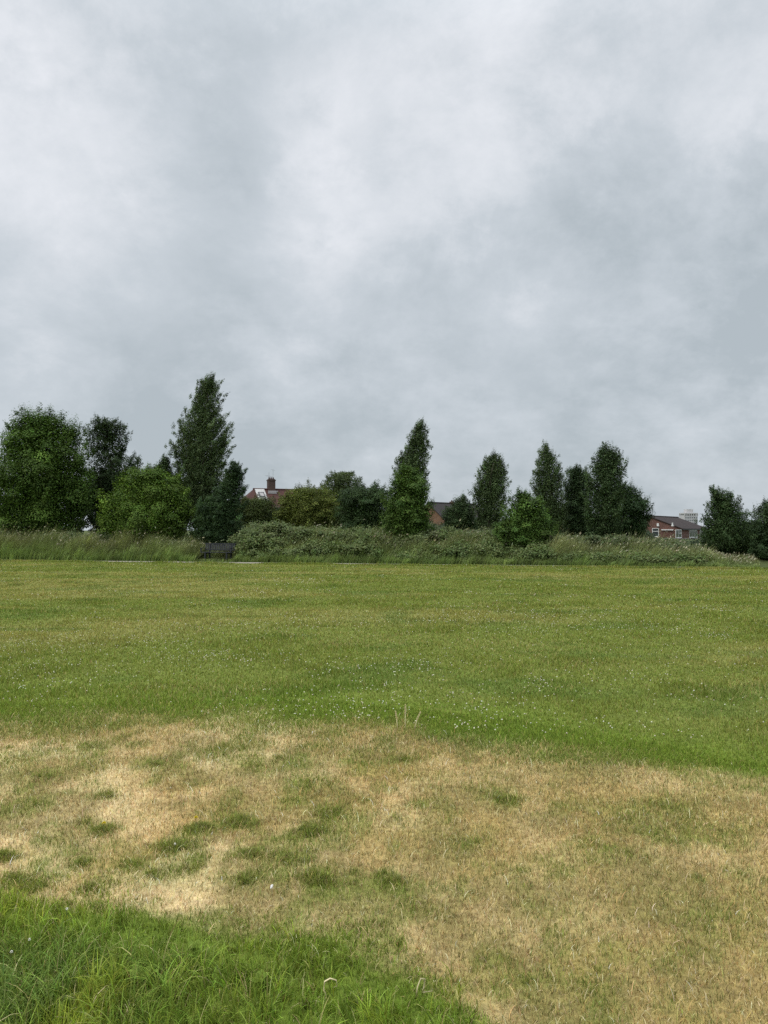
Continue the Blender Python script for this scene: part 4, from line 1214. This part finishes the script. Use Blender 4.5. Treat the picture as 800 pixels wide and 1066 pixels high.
M_STEM = noise_mat('flower_stem', (0.08, 0.13, 0.03), (0.14, 0.19, 0.05), 40, 0.6, 0.3)
M_WHITE_PETAL = noise_mat('white_petal', (0.80, 0.78, 0.70), (0.86, 0.85, 0.78), 90, 0.6, 0.2)
M_YELLOW = noise_mat('yellow_petal', (0.62, 0.50, 0.03), (0.75, 0.66, 0.06), 90, 0.6, 0.2)
M_WEED = noise_mat('weed_leaf', (0.115, 0.175, 0.028), (0.18, 0.24, 0.045), 45, 0.8, 0.08, 0.5)
M_STRAW = noise_mat('straw', (0.52, 0.44, 0.24), (0.70, 0.62, 0.38), 60, 0.6, 0.3)
flower('clover_flower', 68, 953, 'clover', 'white clover head near the back of the lush corner grass', 'clover heads in the near grass')
flower('clover_flower', 29, 986, 'clover', 'white clover head low beside the left edge of the lush corner grass', 'clover heads in the near grass')
flower('clover_flower', 10, 999, 'clover', 'white clover head nearest to the bottom left of the lush corner grass', 'clover heads in the near grass')
flower('clover_flower', 181, 886, 'clover', 'single white clover head at the foot of a green tuft on dry ground', 'clover heads in the near grass')
flower('dandelion_flower', 107, 862, 'dandelion', 'yellow dandelion in the leftmost dark green tuft of the dry patch', 'yellow flowers in the dry patch')
flower('dandelion_flower', 203, 856, 'dandelion', 'yellow dandelion in the tuft right of the other yellow flower', 'yellow flowers in the dry patch')


def weed(px, py, nl, L, label, seed):
    P = gnd(px, py)
    z = float(hz(P[0], P[1]))
    rd = random.Random(seed)
    rt_ = empty('dock_plant', (P[0], P[1], z)); tag(rt_, label, 'weed', 'broad leaved weeds in the corner grass')
    for i in range(nl):
        a = i * 2 * math.pi / nl + rd.uniform(-.4, .4); ln = L * rd.uniform(.7, 1.2); wd = ln * rd.uniform(.2, .27)
        pts, fs = [], []
        S = 7
        for k in range(S + 1):
            t = k / S
            ang = 1.15 - 1.25 * t
            rad = ln * (t * 0.72); zz = 0.02 + ln * (0.62 * math.sin(min(1.5, t * 1.35)) )
            ww = wd * (math.sin(math.pi * min(1, t ** .8 * .97 + .03)) ** .8) + .003
            cx, cy = math.cos(a) * rad, math.sin(a) * rad
            sx_, sy_ = -math.sin(a), math.cos(a)
            wv = .12 * ww * math.sin(k * 2.3 + i)
            pts += [(cx - sx_ * ww, cy - sy_ * ww, zz + ww * .25 + wv), (cx, cy, zz), (cx + sx_ * ww, cy + sy_ * ww, zz + ww * .25 - wv)]
        for k in range(S):
            b = k * 3
            fs += [(b, b + 1, b + 4, b + 3), (b + 1, b + 2, b + 5, b + 4)]
        mb = MB(); mb.poly(pts, fs); mb.build('leaf', M_WEED, rt_, True)


weed(150, 1024, 5, 0.07, 'broad leaved weed in the darkest grass near the bottom left corner', 1)
weed(268, 1030, 4, 0.05, 'broad leaved weed in the bright grass left of the curled stalk', 2)
weed(205, 990, 4, 0.045, 'small broad leaved weed in the middle of the lush corner grass', 3)


def stalk(name, label, pts3, rad, base, head=None):
    z = float(hz(base[0], base[1]))
    rt_ = empty(name, (base[0], base[1], z)); tag(rt_, label, 'grass stalk')
    mb = MB(); mb.tube(pts3, rad, 6); mb.build('stem', M_STRAW, rt_, True)
    if head:
        mb = MB()
        e = np.array(pts3[-1], float); rd = random.Random(int(base[0] * 1000))
        for i in range(26):
            t = i / 26
            c0 = e + np.array(head) * t
            a = i * 2.4
            o_ = np.array([math.cos(a), math.sin(a), .9]) * .012 * (1 - .5 * t)
            mb.tube([c0, c0 + o_], [.0028, .0008], 5)
        mb.build('seed_head', M_STRAW, rt_)


b_ = gnd(345, 1041)
stalk('curled_stalk', 'pale yellow stalk curled into a hook in the corner grass', [(-.01, 0, 0), (-.026, 0, .04), (-.022, .0, .068), (-.004, .002, .077), (.016, .004, .070), (.02, .006, .05), (.006, .006, .044)], [.003, .003, .003, .0028, .0026, .0022, .0015], b_)
b_ = gnd(436, 1036)
stalk('dry_stalk', 'dead straw stalk bent into a loop at the edge of the corner grass', [(-.01, 0, 0), (-.004, 0, .04), (.008, .01, .062), (.022, .02, .055), (.02, .02, .03), (.012, .015, .012), (.05, .03, .008)], [.0026] * 6 + [.0016], b_)
for (px, py, lean, hh, lb) in ((414, 764, (-.01, .0, .05), .09, 'left of three pale seed heads standing at the back edge of the dry patch'),
                               (422, 766, (.002, 0, .06), .14, 'tallest pale seed head at the back edge of the dry patch'),
                               (432, 764, (.03, 0, .05), .08, 'right leaning pale seed head at the back edge of the dry patch')):
    b_ = gnd(px, py)
    stalk('seed_stalk', lb, [(0, 0, 0), (lean[0] * .2, 0, hh * .5), (lean[0] * .6, 0, hh)], [.0035, .003, .0028], b_, (lean[0], lean[1], lean[2] * 1.3))
for o in COL.objects:
    if o.name.startswith('seed_stalk'): o['group'] = 'pale seed heads at the edge of the dry patch'

# a scrap of pale litter in the dry patch
P = gnd(283, 925)
mb = MB()
gx = np.linspace(-.0065, .0065, 6); gy = np.linspace(-.005, .005, 5)
pts = [(a, b, .024 + .010 * math.sin(a * 160 + 1) * math.cos(b * 190) + .006 * math.sin(b * 300)) for b in gy for a in gx]
mb.poly(pts, [(j * 6 + i, j * 6 + i + 1, (j + 1) * 6 + i + 1, (j + 1) * 6 + i) for j in range(4) for i in range(5)])
o = mb.build('paper_scrap', M_WHITE, None, True)
o.location = (P[0], P[1], float(hz(P[0], P[1])))
sm = o.modifiers.new('thick', 'SOLIDIFY'); sm.thickness = .001
tag(o, 'crumpled scrap of white litter lying in the dry patch', 'litter')

# ------------------------------------------------------------------ sky and light
SUN_EL, SUN_AZ = R(58), R(-125)      # azimuth measured from +Y towards +X
world = bpy.data.worlds.new('World'); SC.world = world
world.use_nodes = True
nt = world.node_tree; nt.nodes.clear()
N = nt.nodes.new
Lk = nt.links.new


def math_n(op, a, b=None, c=None, clamp=False):
    n_ = N('ShaderNodeMath'); n_.operation = op; n_.use_clamp = clamp
    for i, v_ in enumerate((a, b, c)):
        if v_ is None: continue
        if isinstance(v_, (int, float)): n_.inputs[i].default_value = v_
        else: Lk(v_, n_.inputs[i])
    return n_.outputs[0]


def noise_n(vec, scale, detail=6, rough=0.5, dist=0.0):
    n_ = N('ShaderNodeTexNoise'); n_.inputs['Scale'].default_value = scale; n_.inputs['Detail'].default_value = detail
    n_.inputs['Roughness'].default_value = rough; n_.inputs['Distortion'].default_value = dist
    Lk(vec, n_.inputs['Vector'])
    return n_.outputs['Fac']


def mrange(v_, a, b, c, d, smooth=True):
    n_ = N('ShaderNodeMapRange'); n_.interpolation_type = 'SMOOTHSTEP' if smooth else 'LINEAR'
    n_.inputs['From Min'].default_value = a; n_.inputs['From Max'].default_value = b
    n_.inputs['To Min'].default_value = c; n_.inputs['To Max'].default_value = d
    Lk(v_, n_.inputs[0])
    return n_.outputs[0]


def mixc(fac, a, b, blend='MIX'):
    n_ = N('ShaderNodeMix'); n_.data_type = 'RGBA'; n_.blend_type = blend
    if isinstance(fac, (int, float)): n_.inputs['Factor'].default_value = fac
    else: Lk(fac, n_.inputs['Factor'])
    for s_, v_ in ((6, a), (7, b)):
        if isinstance(v_, tuple): n_.inputs[s_].default_value = (*v_, 1)
        else: Lk(v_, n_.inputs[s_])
    return n_.outputs[2]


tc = N('ShaderNodeTexCoord')
sep = N('ShaderNodeSeparateXYZ'); Lk(tc.outputs['Generated'], sep.inputs[0])
zc = math_n('MAXIMUM', sep.outputs['Z'], 0.0)
den = math_n('ADD', zc, 0.48)
cmb = N('ShaderNodeCombineXYZ')
Lk(math_n('DIVIDE', sep.outputs['X'], den), cmb.inputs['X'])
Lk(math_n('DIVIDE', sep.outputs['Y'], den), cmb.inputs['Y'])
plane = cmb.outputs[0]
nA = noise_n(plane, 1.35, 5, 0.5, 0.1)
nB = noise_n(plane, 3.6, 9, 0.66, 0.15)
nC = noise_n(tc.outputs['Generated'], 4.6, 9, 0.65, 0.2)
nD = noise_n(plane, 9.0, 7, 0.62, 0.2)
cl = math_n('ADD', math_n('ADD', math_n('MULTIPLY', nA, 0.30), math_n('MULTIPLY', nD, 0.14)), math_n('ADD', math_n('MULTIPLY', nB, 0.28), math_n('MULTIPLY', nC, 0.28)))
# brighter thin spots in the cloud sheet
spots = None
for (px, py, wdt, amp) in ((5, 60, 0.14, 0.60), (50, 250, 0.11, 0.40), (335, 120, 0.075, 0.75), (345, 250, 0.08, 0.7), (140, 150, 0.06, 0.4), (540, 60, 0.17, 0.35), (150, 270, .08, .45),
                            (40, 365, .09, .45), (545, 330, .07, .4), (465, 385, .10, .25), (785, 150, .12, .35), (560, 210, .10, -.25), (230, 170, .13, -.35), (440, 330, .12, -.45),
                            (720, 90, .14, -.3), (150, 400, .12, -.2), (690, 290, .14, -.4), (760, 350, .1, -.3), (70, 60, .07, -.3)):
    d_ = ray(px, py); d_ = d_ / np.linalg.norm(d_)
    vm = N('ShaderNodeVectorMath'); vm.operation = 'DISTANCE'
    # warp the direction a little so that the spots are ragged
    Lk(tc.outputs['Generated'], vm.inputs[0]); vm.inputs[1].default_value = tuple(d_)
    ds = math_n('ADD', vm.outputs['Value'], math_n('ADD', math_n('MULTIPLY', math_n('SUBTRACT', nC, 0.5), 0.30), math_n('MULTIPLY', math_n('SUBTRACT', nD, 0.5), 0.10)))
    sp = math_n('MULTIPLY', mrange(ds, 0.0, wdt * 1.5, 1.0, 0.0), amp)
    spots = sp if spots is None else math_n('ADD', spots, sp)
v1 = mrange(cl, 0.38, 0.62, 0.0, 1.0)
lum = math_n('ADD', math_n('MULTIPLY', v1, 0.72), math_n('MULTIPLY', spots, 0.56))
lum = math_n('ADD', lum, mrange(zc, 0.0, 0.55, -0.12, 0.22))
ramp = N('ShaderNodeValToRGB')
el = ramp.color_ramp.elements
el[0].position = 0.0; el[0].color = (0.462, 0.520, 0.562, 1)
el[1].position = 1.0; el[1].color = (0.830, 0.855, 0.900, 1)
e2 = el.new(0.5); e2.color = (0.600, 0.652, 0.700, 1)
Lk(lum, ramp.inputs[0])
zen = mrange(sep.outputs['Z'], 0.52, 0.95, 1.0, 3.0)
cloud = mixc(1.0, ramp.outputs[0], zen, 'MULTIPLY')
K = 10.0
cloud10 = mixc(1.0, cloud, (K, K, K), 'MULTIPLY')
sky = N('ShaderNodeTexSky'); sky.sky_type = 'NISHITA'; sky.sun_disc = False
sky.sun_elevation = SUN_EL; sky.sun_rotation = SUN_AZ
sky.air_density = 1.0; sky.dust_density = 2.0
# the cloud sheet lets a little blue sky through
tot = mixc(0.95, sky.outputs['Color'], cloud10)
bg = N('ShaderNodeBackground'); bg.inputs['Strength'].default_value = 0.10
Lk(tot, bg.inputs['Color'])
wo = N('ShaderNodeOutputWorld'); Lk(bg.outputs[0], wo.inputs['Surface'])

sl = bpy.data.lights.new('sun', 'SUN'); sl.energy = 1.5; sl.angle = R(40); sl.color = (1.0, 0.93, 0.82)
so = bpy.data.objects.new('sun', sl); COL.objects.link(so)
sd = np.array([math.sin(SUN_AZ) * math.cos(SUN_EL), math.cos(SUN_AZ) * math.cos(SUN_EL), math.sin(SUN_EL)])
from mathutils import Vector
so.rotation_euler = Vector(sd).to_track_quat('Z', 'Y').to_euler()
so.location = (0, 0, 60)

# ------------------------------------------------------------------ render settings
SC.view_settings.view_transform = 'Standard'
SC.view_settings.look = 'None'
SC.view_settings.gamma = 1
SC.view_settings.exposure = 0.0
SC.view_settings.use_curve_mapping = False
SC.render.engine = 'CYCLES'
SC.cycles.max_bounces = 6
SC.cycles.diffuse_bounces = 3
SC.cycles.glossy_bounces = 2
SC.cycles.transmission_bounces = 3
SC.cycles.use_denoising = False
SC.cycles.sample_clamp_indirect = 4
SC.render.resolution_x = 768; SC.render.resolution_y = 1024
